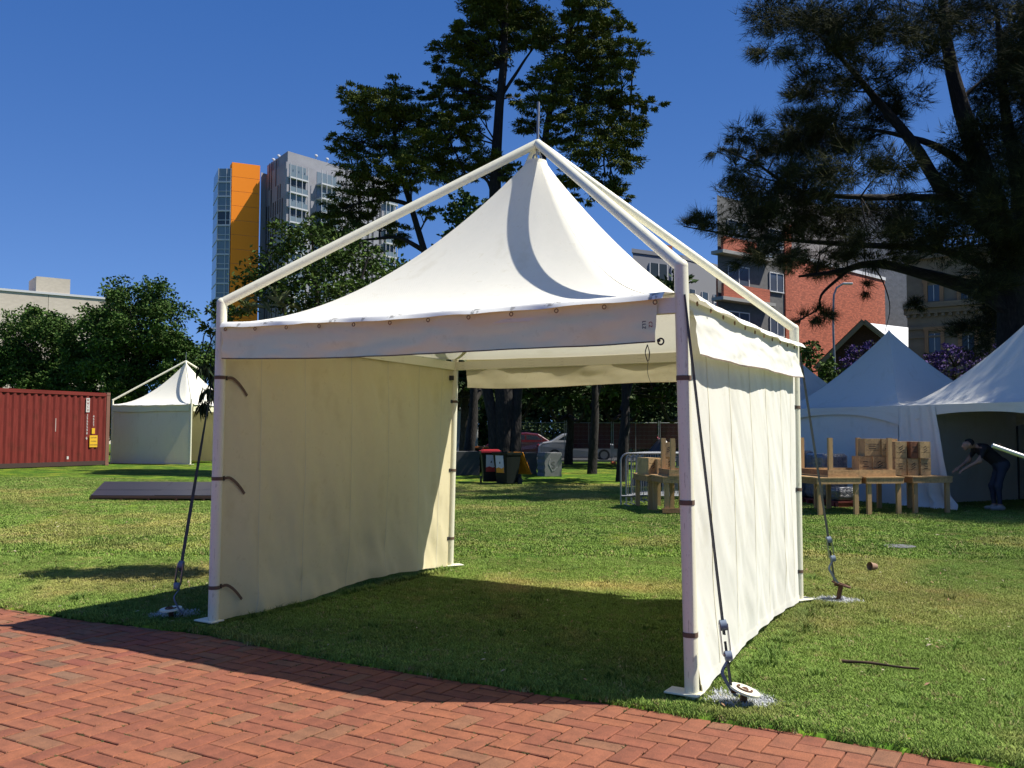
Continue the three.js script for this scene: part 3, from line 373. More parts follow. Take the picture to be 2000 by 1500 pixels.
// wheelie bins
function bin(label, pos, turn, lidMat, open, sticker) {
  const g = thing('wheelie_bin', label, 'bin', pos, turn, 'wheelie bins under the big tree'), H = 0.94;
  const ring = (w, d, y, r = 0.05) => { const s = []; for (let k = 0; k < 16; k++) { const a = k / 16 * 6.2832 + 0.196, c = Math.cos(a), sn = Math.sin(a); s.push(V(Math.sign(c) * Math.min(Math.abs(c) * 2, 1) * (w / 2 - r) + c * r, y, Math.sign(sn) * Math.min(Math.abs(sn) * 2, 1) * (d / 2 - r) + sn * r)); } s.push(s[0].clone()); return s; };
  const rs = [ring(0.42, 0.48, 0.05), ring(0.44, 0.52, 0.2), ring(0.55, 0.66, H - 0.09), ring(0.60, 0.72, H - 0.08), ring(0.60, 0.72, H)];
  part('body', merge([sheet(16, 4, (u, v) => rs[Math.round(v * 4)][Math.round(u * 16)].clone()), new THREE.PlaneGeometry(0.4, 0.46).rotateX(Math.PI / 2).translate(0, 0.06, 0)]), mat.darkGreenPlastic, g);
  const lid = merge([bx(0.62, 0.03, 0.76, 0, 0.015, 0.38, 0.012), bx(0.50, 0.05, 0.60, 0, 0.035, 0.38, 0.02), bx(0.62, 0.06, 0.03, 0, -0.005, 0.755, 0.01)]);
  part('lid', (open ? lid.rotateX(-(Math.PI - 0.18)).rotateX(-1.2) : lid).translate(0, H + 0.005, -0.36), lidMat, g);
  part('handle', new THREE.CylinderGeometry(0.014, 0.014, 0.5, 10).rotateZ(Math.PI / 2).translate(0, H - 0.03, -0.41), mat.blackPlastic, g);
  for (const x of [-0.25, 0.25]) part('wheel', new THREE.CylinderGeometry(0.1, 0.1, 0.05, 20).rotateZ(Math.PI / 2).translate(x, 0.1, -0.28), mat.blackPlastic, g);
  if (sticker) { const s = new THREE.Group(); const place = (ge, y, z) => ge.rotateX(0.107).translate(0, y, z); const st = part('sticker', place(bx(0.30, 0.5, 0.004), 0.60, 0.311), M(0.66, 0.66, 0.68, 0.6), g); part('sticker_band', place(new THREE.ShapeGeometry(new THREE.Shape([[-0.15, -0.1], [0.15, -0.1], [0.15, 0.07], [0.06, 0.02], [-0.05, 0.06], [-0.15, 0.03]].map(p => new THREE.Vector2(...p)))), 0.45, 0.2985), sticker, st); part('sticker_mark', place(new THREE.ShapeGeometry(new THREE.Shape([[-0.02, -0.03], [0.03, -0.02], [0.02, 0.04], [-0.01, 0.02]].map(p => new THREE.Vector2(...p)))), 0.64, 0.3185), mat.ink, st); }
  return g;
}
const binRed = M(0.45, 0.02, 0.025, 0.4), binYellow = M(0.72, 0.27, 0.015, 0.45), binOrange = M(0.30, 0.10, 0.02, 0.5);
bin('dark wheelie bin with closed red lid and red and white sticker', ground(957, 945).setY(LAWN), 0.12, binRed, false, binRed);
bin('dark wheelie bin with yellow lid hanging open, beside the red lidded bin', ground(990, 948).setY(LAWN), -0.72 - 0.55 + 0.55, binYellow, true, binYellow);
bin('dark wheelie bin with dull orange lid, behind the red lidded bin', ground(938, 925).setY(LAWN), -0.4, binOrange, false, null);
// concrete ballast blocks
function ballast(label, p, w, h, d, turn, light) {
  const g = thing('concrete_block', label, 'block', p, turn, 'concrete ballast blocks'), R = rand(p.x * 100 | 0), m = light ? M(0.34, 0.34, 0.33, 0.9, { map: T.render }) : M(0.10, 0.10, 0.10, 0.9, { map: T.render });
  const s = new THREE.Shape(); const pts = []; const n = 7; for (let k = 0; k <= n; k++) pts.push([-w / 2 + 0.025 * ((k % 2) ? 1 : 0), k / n * h]); for (let k = n; k >= 0; k--) pts.push([w / 2 - 0.025 * ((k % 2) ? 1 : 0), k / n * h]); s.setFromPoints(pts.map(q => new THREE.Vector2(...q)));
  part('block', new THREE.ExtrudeGeometry(s, { depth: d, bevelThickness: 0.012, bevelSize: 0.012, bevelSegments: 1, curveSegments: 1 }).translate(0, 0.012, -d / 2), m, g);
  if (light) { part('emblem_letter', letters('S', 0.24).translate(0, h / 2, d / 2 + 0.016), M(0.16, 0.16, 0.15, 0.9), g); const fr = (x0, y0, x1, y1) => beam(V(x0, h / 2 + y0, d / 2 + 0.016), V(x1, h / 2 + y1, d / 2 + 0.016), 0.012, 0.018); part('emblem_frame', merge([fr(-0.16, 0.04, -0.1, 0.22), fr(-0.16, 0.04, -0.02, -0.22), fr(0.02, -0.2, 0.16, -0.06)]), M(0.5, 0.5, 0.48, 0.9), g); }
  return g;
}
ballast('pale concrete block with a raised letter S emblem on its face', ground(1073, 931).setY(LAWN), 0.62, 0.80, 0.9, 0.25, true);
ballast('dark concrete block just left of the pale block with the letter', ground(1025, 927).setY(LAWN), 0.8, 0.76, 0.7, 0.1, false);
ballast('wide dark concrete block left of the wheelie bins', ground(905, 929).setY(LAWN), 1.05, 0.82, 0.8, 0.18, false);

// crowd barriers standing one behind the other
{
  const make = (label, p, turn) => {
    const g = thing('crowd_barrier', label, 'barrier', p, turn, 'crowd barriers stacked behind the crates'), r = 0.019, W = 2.2, H = 1.08, y0 = 0.20, c = 0.16;
    const path = new THREE.CurvePath(); const pts = [V(0, 0, 0), V(0, H - c, 0)]; for (let k = 1; k <= 5; k++) { const a = k / 5 * Math.PI / 2; pts.push(V(c - c * Math.cos(a), H - c + c * Math.sin(a), 0)); } for (let k = 0; k <= 5; k++) { const a = k / 5 * Math.PI / 2; pts.push(V(W - c + c * Math.sin(a), H - c + c * Math.cos(a), 0)); } pts.push(V(W, 0, 0));
    const segs = []; for (let k = 0; k < pts.length - 1; k++) segs.push(bar(pts[k], pts[k + 1], r, r, 8)); part('frame', merge(segs), mat.galv, g);
    part('bottom_rail', bar(V(0, y0, 0), V(W, y0, 0), r, r, 8), mat.galv, g);
    for (let k = 1; k < 14; k++) part('upright', bar(V(k * W / 14, y0, 0), V(k * W / 14, H, 0), 0.008, 0.008, 6), mat.galv, g);
    for (const x of [0.12, W - 0.12]) part('foot', bar(V(x, 0.015, -0.28), V(x, 0.015, 0.28), 0.016, 0.016, 8), mat.galv, g);
    return g;
  };
  const p0 = ground(1213, 990).setY(LAWN), names = ['nearest to the camera', 'second from the front', 'third from the front', 'fourth from the front', 'at the back of the row'];
  names.forEach((n, k) => make(`galvanised crowd barrier with round corners, ${n}`, p0.clone().add(V(0.14 + 0.155 * k - 0.14, 0, -0.02 - 0.35 * k)), 0.05 + 0.015 * (k % 2)));
}
// timber tables and crates
function table(label, p, turn, w, d, h, over) {
  const g = thing('timber_table', label, 'table', p, turn, 'rough timber tables'); const s = over ? -1 : 1, Y = (y) => over ? h - y : y, n = 6;
  for (let k = 0; k < n; k++) part('top_board', bx(w, 0.022, d / n - 0.008, 0, Y(h - 0.011), -d / 2 + (k + 0.5) * d / n), mat.pine, g);
  for (const z of [-1, 1]) part('apron', bx(w - 0.02, 0.10, 0.03, 0, Y(h - 0.074), z * (d / 2 - 0.03)), mat.pine, g); for (const x of [-1, 1]) part('apron', bx(0.03, 0.10, d - 0.1, x * (w / 2 - 0.03), Y(h - 0.076), 0), mat.pineDark, g);
  for (const x of [-1, 1]) for (const z of [-1, 1]) part('leg', bx(0.085, h - 0.024, 0.055, x * (w / 2 - 0.09), Y((h - 0.024) / 2), z * (d / 2 - 0.075)), mat.pine, g);
  return g;
}
let crateN = 0;
function crate(label, p, turn, w, h, d, m = mat.crate) {
  const g = thing('wooden_crate', label, 'crate', p, turn, 'wooden wine crates'); const n = 3, R = rand(900 + crateN++);
  for (const z of [-1, 1]) for (let k = 0; k < n; k++) part('board', bx(w - 0.026, h / n - 0.006, 0.012, 0, (k + 0.5) * h / n, z * (d / 2 - 0.006)), m, g);
  for (const x of [-1, 1]) part('end_board', bx(0.014, h - 0.004, d, x * (w / 2 - 0.007), h / 2, 0), m, g);
  part('lid', bx(w - 0.03, 0.01, d - 0.03, 0, h - 0.007, 0), m, g); part('base', bx(w - 0.03, 0.01, d - 0.03, 0, 0.007, 0), m, g);
  const ang = R() < 0.5 ? 0.5 : 0, st = []; for (let k = 0; k < 3; k++) st.push(new THREE.PlaneGeometry(w * (0.25 + 0.3 * R()), 0.014).rotateZ(ang).translate(0.03 * (R() - 0.5), h * (0.42 + 0.13 * k), d / 2 + 0.0025)); part('stencil', merge(st), mat.ink, g);
  return g;
}
{
  const y0 = LAWN, tA = ground(1612, 1006), tB = ground(1694, 1004), tC = ground(1776, 1000), th = 0.70;
  const T1 = table('timber table nearest the white tent wall, carrying the upturned table', V(tA.x - 0.02, y0, -17.6), 0.22, 0.92, 1.5, th), T2 = table('timber table in the middle of the row of three', V(tB.x + 0.02, y0, -17.8), 0.22, 0.80, 1.5, th), T3 = table('timber table at the curtain end of the row, loaded with crates', V(tC.x + 0.06, y0, -18.0), 0.2, 0.86, 1.3, th);
  table('upturned timber table lying legs up on the others', V(tA.x + 0.52, y0 + th + 0.003, -17.65), 0.22, 1.42, 1.15, 0.72, true);
  const yb = y0 + th + 0.002, w = 0.27, h = 0.30, zc = -17.85;
  const low = [[1750, 'lower crate at the near end of the pile on the curtain side table'], [1774, 'lower crate in the middle of the pile'], [1799, 'lower crate at the curtain end of the pile']], up = [[1752, 'pale upper crate above the gap of the pile'], [1776, 'red brown upper crate wedged in the pile'], [1797, 'upper crate at the curtain end of the pile']];
  const X = (u) => (u - 1000) / FOCAL * 17.7;
  low.forEach(([u, l], k) => crate(l, V(X(u), yb, zc - 0.03 * k), 0.25 + 0.06 * (k - 1), 0.235, 0.33, 0.46));
  up.forEach(([u, l], k) => crate(l, V(X(u) + (k === 1 ? 0.01 : 0), yb + 0.333, zc - 0.02), 0.24 + 0.05 * (k - 1), k === 1 ? 0.17 : 0.24, 0.32, 0.46, k === 1 ? M(0.34, 0.14, 0.07, 0.8, { map: T.wood }) : mat.crate));
  const zl = -18.05, X2 = (u) => (u - 1000) / FOCAL * 18.05;   // second pile, further in, on the middle table
  const yu = y0 + th + 0.003 + 0.022; [[1680, 'left lower crate of the rear pile behind the upturned table legs'], [1707, 'right lower crate of the rear pile behind the upturned table legs']].forEach(([u, l]) => crate(l, V(X2(u) + 0.02, yu, zl), 0.1, 0.27, 0.34, 0.3));
  [[1696, 'left upper crate of the rear pile behind the upturned table legs'], [1729, 'right upper crate of the rear pile, touching the pale crate']].forEach(([u, l]) => crate(l, V(X2(u), yu + 0.343, zl), 0.1, 0.32, 0.34, 0.3));
  // the group seen through the tent
  const q = (u, d) => (u - 1000) / FOCAL * d;
  const t4 = table('timber table beside the crowd barriers, seen through the tent', V(q(1282, 18.2), y0, -18.5), 0.12, 0.62, 1.1, 0.68), t5 = table('timber table with a low rail, half hidden by the near right tent post', V(q(1325, 17.0), y0, -17.5), 0.1, 0.70, 1.0, 0.70);
  part('low_rail', bx(0.72, 0.09, 0.04, 0, 0.075, 0.48), mat.pineDark, t5);
  table('upturned timber table on the one half hidden by the tent post', V(q(1330, 17.2), y0 + 0.703, -17.4), 0.1, 0.62, 0.8, 0.70, true);
  crate('crate at the barrier end of the table seen through the tent', V(q(1268, 18.2), y0 + 0.683, -18.35), 0.45, 0.26, 0.33, 0.4);
  crate('crate beside the upturned table, seen through the tent', V(q(1292, 18.0), y0 + 0.683, -18.25), 0.15, 0.22, 0.31, 0.4);
  crate('topmost crate left of the near right tent post', V(q(1305, 18.7), y0 + 0.683 + 0.333, -18.72), 0.05, 0.25, 0.30, 0.26); crate('crate under the topmost one left of the tent post', V(q(1303, 18.7), y0 + 0.683, -18.78), 0.05, 0.27, 0.33, 0.3);
  // pallets of goods in clear film
  const wrap = (label, p, w, h, d, s) => { const g = thing('wrapped_pallet', label, 'pallet', p, 0.3, 'film wrapped pallets'); const f = new RoundedBoxGeometry(w, h, d, 10, 0.09), P = f.attributes.position; for (let i = 0; i < P.count; i++) { const x = P.getX(i), y = P.getY(i), z = P.getZ(i), n = fbm(x * 9 + z * 7, y * 11, 3, 0, s) - 0.5; P.setXYZ(i, x * (1 + 0.10 * n), y + 0.05 * n, z * (1 + 0.1 * n)); } f.computeVertexNormals(); part('film', f.translate(0, h / 2 + 0.13, 0), M(0.16, 0.17, 0.20, 0.16, { clearcoat: 1, clearcoatRoughness: 0.1, bumpMap: T.rough, bumpScale: 0.03 }), g); for (const z of [-0.35, 0, 0.35]) part('runner', bx(w, 0.09, 0.09, 0, 0.045, z * d), M(0.25, 0.05, 0.04, 0.8), g); part('deck', bx(w, 0.03, d, 0, 0.107, 0), M(0.25, 0.05, 0.04, 0.8), g); };
  wrap('tall bundle in clear film on a red pallet behind the tables', V(q(1618, 19.4), y0, -19.6), 0.62, 0.95, 0.7, 31); wrap('bundle in clear film at the corner of the white tent wall', V(q(1556, 20.0), y0, -20.2), 0.6, 1.0, 0.7, 47); wrap('low bundle in clear film under the tables', V(q(1643, 19.0), y0, -19.0), 0.5, 0.28, 0.4, 53);
}
// peaked marquees in a row on the right
{
  const P0 = V(8.25, 0, -19.5), al = V(-0.446, 0, -0.895), ac = V(0.895, 0, -0.446), s = 3.73, eave = 2.12, white = M(0.74, 0.74, 0.70, 0.9, { keep: 1, map: T.cloth, bumpMap: T.weave, bumpScale: 0.0012 });
  const make = (label, p, front, deep) => {
    const g = thing('marquee', label, 'marquee', p.clone(), 0, 'peaked marquees in a row'); const c = [V(), al.clone().multiplyScalar(s), al.clone().multiplyScalar(s).addScaledVector(ac, s), ac.clone().multiplyScalar(s)], cen = al.clone().multiplyScalar(s / 2).addScaledVector(ac, s / 2), top = cen.clone().setY(3.97);
    c.forEach((q) => { part('pole', bar(q.clone().setY(0), q.clone().setY(eave), 0.03, 0.03, 10), M(0.05, 0.05, 0.055, 0.5), g); });
    const loop = []; const n = 20; for (let i = 0; i < 4; i++) for (let k = 0; k < n; k++) { const a = c[i], b = c[(i + 1) % 4], u = k / n; loop.push(a.clone().lerp(b, u).setY(eave)); } loop.push(loop[0].clone());
    const NL = loop.length - 1; part('roof', sheet(NL, 20, (u, v) => { const e = loop[Math.round(u * NL)]; const q = e.clone().lerp(top, v * 0.985); q.y = lerp(eave, top.y, Math.pow(v, 1.42)) + 0.02 * (fbm(u * 40, v * 3, 3, 0, 8) - 0.5) * (1 - v); return q; }, 8, 2.5), white, g);
    part('peak_cap', new THREE.ConeGeometry(0.06, 0.09, 12).translate(top.x, top.y + 0.02, top.z), white, g);
    for (let i = 0; i < 4; i++) { const a = c[i], b = c[(i + 1) % 4], out = a.clone().add(b).multiplyScalar(0.5).sub(cen).normalize(); part('valance', sheet(40, 5, (u, v) => a.clone().lerp(b, u).setY(eave + 0.004 - v * (0.16 + 0.26 * Math.pow(Math.abs(2 * u - 1), 2.4))).addScaledVector(out, 0.03 + 0.012 * Math.sin(u * 9) * v)), white, g); }
    const wall = (i, u0, u1, fold, top0 = eave - 0.02) => { const a = c[i], b = c[(i + 1) % 4], out = a.clone().add(b).multiplyScalar(0.5).sub(cen).normalize(); part('side_wall', sheet(60, 30, (u, v) => a.clone().lerp(b, lerp(u0, u1, u)).setY(lerp(top0, 0.02, v)).addScaledVector(out, -0.04 + fold * ((fbm(u * 7 + 0.6 * v, v * 1.5, 3, 0, 60 + i) - 0.5) * 2 + 0.3 * Math.sin(u * 24)) * (0.3 + 0.7 * v)), s, 2), white, g); };
    wall(1, 0, 1, 0.03); if (!deep) wall(2, 0, 1, 0.03); wall(3, 0, 1, 0.03); if (!front) wall(0, 0, 1, 0.05);
    return { g, c, cen };
  };
  make('shaded white marquee with a closed wall behind the timber tables', P0, false);
  make('far white marquee of the row, mostly hidden behind the market tent', P0.clone().addScaledVector(al, s), false);
  const m3 = make('nearest white marquee at the right edge with its front curtain pulled aside', P0.clone().addScaledVector(al, -s), true, true);
  make('second bay joined behind the nearest marquee, deep in shade', P0.clone().addScaledVector(al, -s).addScaledVector(ac, s + 0.09), true, false);
  // curtain gathered at the left end of the open front
  const a = m3.c[1], b = m3.c[0]; part('curtain', sheet(50, 40, (u, v) => { const wid = lerp(0.24, 0.34, v) + (v > 0.85 ? (v - 0.85) * 0.5 : 0), uu = u * wid; const p = a.clone().lerp(b, uu + 0.004).setY(lerp(eave - 0.02, LAWN + 0.01, Math.min(1, v * 1.03))); const f = 0.06 * Math.sin(u * 22) * (0.25 + v) + 0.05 * (fbm(u * 6, v * 4, 3, 0, 66) - 0.5) + (v > 0.93 ? (v - 0.93) * 3.2 * (0.4 + fbm(u * 6, 1, 2, 0, 67)) : 0); return p.addScaledVector(ac, -0.05 - f); }, 1.2, 2), white, m3.g);
  part('inner_drape', sheet(12, 16, (u, v) => a.clone().lerp(b, 0.42 + 0.08 * u * (1 - 0.6 * v)).addScaledVector(ac, 2.2).setY(2.0 - v * 0.75)), M(0.40, 0.34, 0.22, 0.9, { transmission: 0.2, thickness: 0 }), m3.g);
  // back partition of the nearest one is shut by the neighbour's side, floor stays grass
}
{ // aluminium pole resting on a trestle just outside the frame
  const a = at(1938, 870, 15), b = V(11.4, 0.03, -14.6), d = b.clone().sub(a).normalize(); const g = thing('aluminium_pole', 'long white aluminium pole sticking out at the right edge', 'pole', b, 0), r = a.clone().sub(b);
  part('tube', bar(V(), r, 0.035, 0.035, 14), M(0.70, 0.70, 0.68, 0.4, { metalness: 0.3 }), g); part('end_hook', new THREE.TorusGeometry(0.02, 0.006, 6, 12).translate(r.x + 0.12, r.y + 0.005, r.z), mat.rusty, g);
  const m = a.clone().lerp(b, 0.42), t = thing('trestle', 'timber trestle holding up the aluminium pole', 'trestle', V(m.x, LAWN, m.z), 0.2); const h = m.y - 0.045 - LAWN - 0.045; part('top_rail', bx(0.09, 0.09, 0.8, 0, h, 0), mat.pine, t); for (const z of [-0.32, 0.32]) for (const s of [-1, 1]) part('leg', bar(V(s * 0.22, 0, z), V(s * 0.02, h, z), 0.03, 0.03, 6), mat.pine, t);
}
// low things lying about: a stick, drain lid, fallen leaves
{
  const a = ground(1645, 1305), b = ground(1796, 1321); const g = thing('fallen_stick', 'thin brown stick lying on the grass', 'stick', a.clone(), 0); const L = b.clone().sub(a); part('stick_wood', limb([V(0, 0.045, 0), L.clone().multiplyScalar(0.4).setY(0.052), L.clone().multiplyScalar(0.75).setY(0.045), L.clone().setY(0.048)], 0.011, 0.006, 7), M(0.20, 0.11, 0.06, 0.9, { map: T.bark }), g); part('twig', limb([L.clone().multiplyScalar(0.62).setY(0.05), L.clone().multiplyScalar(0.55).add(V(0.02, 0.06, -0.05))], 0.004, 0.002, 5), M(0.30, 0.22, 0.12, 0.9), g);
  const l = ground(1757, 1071); tag(part('drain_lid', new THREE.CylinderGeometry(0.2, 0.2, 0.02, 28).translate(l.x, LAWN + 0.002, l.z), M(0.16, 0.16, 0.17, 0.8), scene), 'round grey drain lid set in the lawn', 'drain lid');
  const c = ground(1705, 1119); const cp = thing('paper_cup', 'crushed brown paper cup lying on the grass', 'cup', c.setY(LAWN + 0.05), 0.4); part('cup', new THREE.CylinderGeometry(0.045, 0.032, 0.09, 18, 1, true).rotateZ(1.45), M(0.36, 0.22, 0.14, 0.8), cp); part('cup_base', new THREE.CircleGeometry(0.03, 16).rotateY(Math.PI / 2).translate(0.042, 0, 0), M(0.3, 0.2, 0.14, 0.8), cp);
  const R = rand(321), p = [], lf = new THREE.BufferGeometry(); lf.setAttribute('position', new THREE.Float32BufferAttribute([-0.5, 0, 0, 0, 0.10, 0.16, 0.05, 0.02, -0.14, 0, 0.10, 0.16, 0.5, 0.03, 0.0, 0.05, 0.02, -0.14], 3)); lf.computeVertexNormals();
  const pts = []; for (let k = 0; k < 3200; k++) { const d = Math.sqrt(lerp(16, 260, R())), x = (R() * 2 - 1) * d * 0.62; if (R() > 0.25 + 0.9 * dry(x, -d)) continue; const onBrick = -d > edgeZ(x); if (onBrick && R() > 0.22) continue; pts.push([x, -d, onBrick]); }
  for (let k = 0; k < 46; k++) { const w = ground(365 + 50 * R(), 1143 + 14 * R()); pts.push([w.x, w.z, false]); } for (let k = 0; k < 30; k++) { const w = ground(1800 + 60 * R(), 1255 + 25 * R()); pts.push([w.x, w.z, false]); }
  const im = new THREE.InstancedMesh(lf, M(1, 1, 1, 0.85), pts.length), m4 = new THREE.Matrix4(), col = new THREE.Color(); pts.forEach(([x, z, b], i) => { const s = 0.018 + 0.045 * R() * R(); m4.compose(V(x, b ? 0.004 : G(x, z) + LAWN + 0.026, z), new THREE.Quaternion().setFromEuler(new THREE.Euler(0.7 * (R() - 0.5), R() * 6.28, 0.7 * (R() - 0.5))), V(s, s, s)); im.setMatrixAt(i, m4); const k = 0.5 + 0.8 * R(); im.setColorAt(i, R() < 0.4 ? col.setRGB(0.52 * k, 0.44 * k, 0.30 * k) : col.setRGB(0.34 * k, 0.19 * k, 0.10 * k)); });
  stuff('leaf_litter', im, 'dry brown leaves scattered over the grass', 'leaves');
}
// ------------------------------------------------------------------ trees and shrubs
const FOL = {};
function foliage(R, pads, o) {   // many small leaf faces gathered in sub-clumps inside each pad of the crown
  const p = [], c = [], nrm = V();
  const tri = (a, b, d, k) => { p.push(a.x, a.y, a.z, b.x, b.y, b.z, d.x, d.y, d.z); for (let i = 0; i < 3; i++) c.push(k[0], k[1], k[2]); };
  const g = () => (R() + R() + R() - 1.5) * 1.15;
  for (const q of pads) {
    const area = Math.PI * q.r.x * q.r.y, n = Math.round(area * o.density * (q.k || 1)), ns = Math.max(3, Math.round(n / (o.per || 22)));
    const subs = []; for (let i = 0; i < ns; i++) { const d = V(g(), g(), g()).normalize().multiplyScalar(Math.pow(R(), 0.45)); subs.push({ p: q.c.clone().add(V(d.x * q.r.x, d.y * q.r.y, d.z * q.r.z)), d, t: 0.75 + 0.5 * R() }); }
    const tint = q.tint || o.color, ss = o.spread || 0.28, sr = Math.min(q.r.x, q.r.y);
    for (let i = 0; i < n; i++) {
      const s = subs[R() * ns | 0], pos = s.p.clone().add(V(g() * ss * sr * 1.3, g() * ss * sr * (o.flat || 0.8), g() * ss * sr * 1.3)), L = o.size * (0.6 + 0.8 * R()), W = L * o.aspect, kk = s.t * (0.65 + 0.7 * R()); const col = o.mix && R() < (q.mixed ?? 0.15) ? o.mix : tint, k = [col[0] * kk, col[1] * kk, col[2] * kk];
      if (o.type === 'needle') { // fan of thin drooping twigs
        const base = s.d.clone().add(V(g() * 0.7, g() * 0.5 + (o.lift || 0), g() * 0.7)).normalize();
        for (let m = 0; m < 5; m++) { const d = base.clone().add(V(g() * 0.55, g() * 0.55, g() * 0.55)).normalize(), e = pos.clone().addScaledVector(d, L * (0.7 + 0.5 * R())), sd = V(g(), g(), g()).cross(d).normalize().multiplyScalar(W); tri(pos.clone().add(sd), pos.clone().sub(sd), e, k); }
      } else {
        let d = V(g(), g() * 0.6 + (o.lift || 0), g()).addScaledVector(s.d, o.out ?? 0.6).normalize(); if (o.hang) d = V(g() * 0.5, -0.9 + 0.3 * g(), g() * 0.5).normalize();
        const sd = (o.level && R() < 0.7 ? V(0.25 * g(), 1, 0.25 * g()) : V(g(), g(), g())).cross(d).normalize().multiplyScalar(W), up = sd.clone().cross(d).normalize().multiplyScalar(L * 0.12), a = pos, m = pos.clone().addScaledVector(d, L * 0.45), e = pos.clone().addScaledVector(d, L).addScaledVector(V(0, -1, 0), L * 0.15);
        tri(a, m.clone().add(sd).add(up), e, k); tri(a, e, m.clone().sub(sd).add(up), k);
      }
    }
  }
  const geo = new THREE.BufferGeometry(); geo.setAttribute('position', new THREE.Float32BufferAttribute(p, 3)); geo.setAttribute('color', new THREE.Float32BufferAttribute(c, 3)); geo.computeVertexNormals(); return geo;
}
const leafMat = M(1, 1, 1, 0.75, { vertexColors: true, specularIntensity: 0.3 }), needleMat = M(1, 1, 1, 0.85, { vertexColors: true, specularIntensity: 0.2 }), leafThin = M(1, 1, 1, 0.7, { vertexColors: true });
function tree(name, label, category, base, group, limbs, pads, o, barkMat = mat.bark) {   // limbs and pads in world space
  const g = thing(name, label, category, base.clone(), 0, group), R = rand(o.seed), rel = (v) => v.clone().sub(base);
  const L = limbs.map(l => ({ pts: l.p.map(rel), r0: l.r0, r1: l.r1 })), nodes = []; L.forEach((l, i) => { const c = new THREE.CatmullRomCurve3(l.pts); for (let k = 3; k <= 12; k++) nodes.push(c.getPoint(k / 12)); });
  const geos = L.map(l => limb(l.pts, l.r0, l.r1, 9, 14)), P = pads.map(q => ({ ...q, c: rel(q.c) }));
  for (const q of P) { let best = null, bd = 1e9; for (const n of nodes) { const d = n.distanceTo(q.c) + (n.y > q.c.y ? 0.6 : 0); if (d < bd) { bd = d; best = n; } } if (best && bd > 0.15 && bd < (o.reach || 9)) { const mid = best.clone().lerp(q.c, 0.5).add(V(0.1 * (R() - 0.5), 0.12 * bd * (R() - 0.3), 0.1 * (R() - 0.5))); const r = Math.min(o.twig || 0.04, bd * 0.05); geos.push(limb([best, mid, q.c], r, r * 0.3, 5, 5)); for (let k = 0; k < (o.fine || 2); k++) { const e = q.c.clone().add(V((R() - 0.5) * 1.6 * q.r.x, (R() - 0.4) * 1.6 * q.r.y, (R() - 0.5) * 1.6 * q.r.z)); geos.push(limb([mid, mid.clone().lerp(e, 0.5).add(V(0, 0.05 * bd, 0)), e], r * 0.5, r * 0.12, 4, 4)); } } }
  part('trunk', merge(geos), barkMat, g); part('crown', foliage(R, P, o), o.mat || leafMat, g); return g;
}
const padAt = (d, jitter, s, fat = 1) => { const R = rand(s); return ([u, v, rx, ry, opt]) => { const dd = d + (R() * 2 - 1) * jitter, m = mpp(dd), t = { c: at(u, v, dd), r: V(rx * m * (0.5 + 0.5 * fat), ry * m * fat, (rx * 0.8 + 10) * m) }; return Object.assign(t, opt || {}); }; };
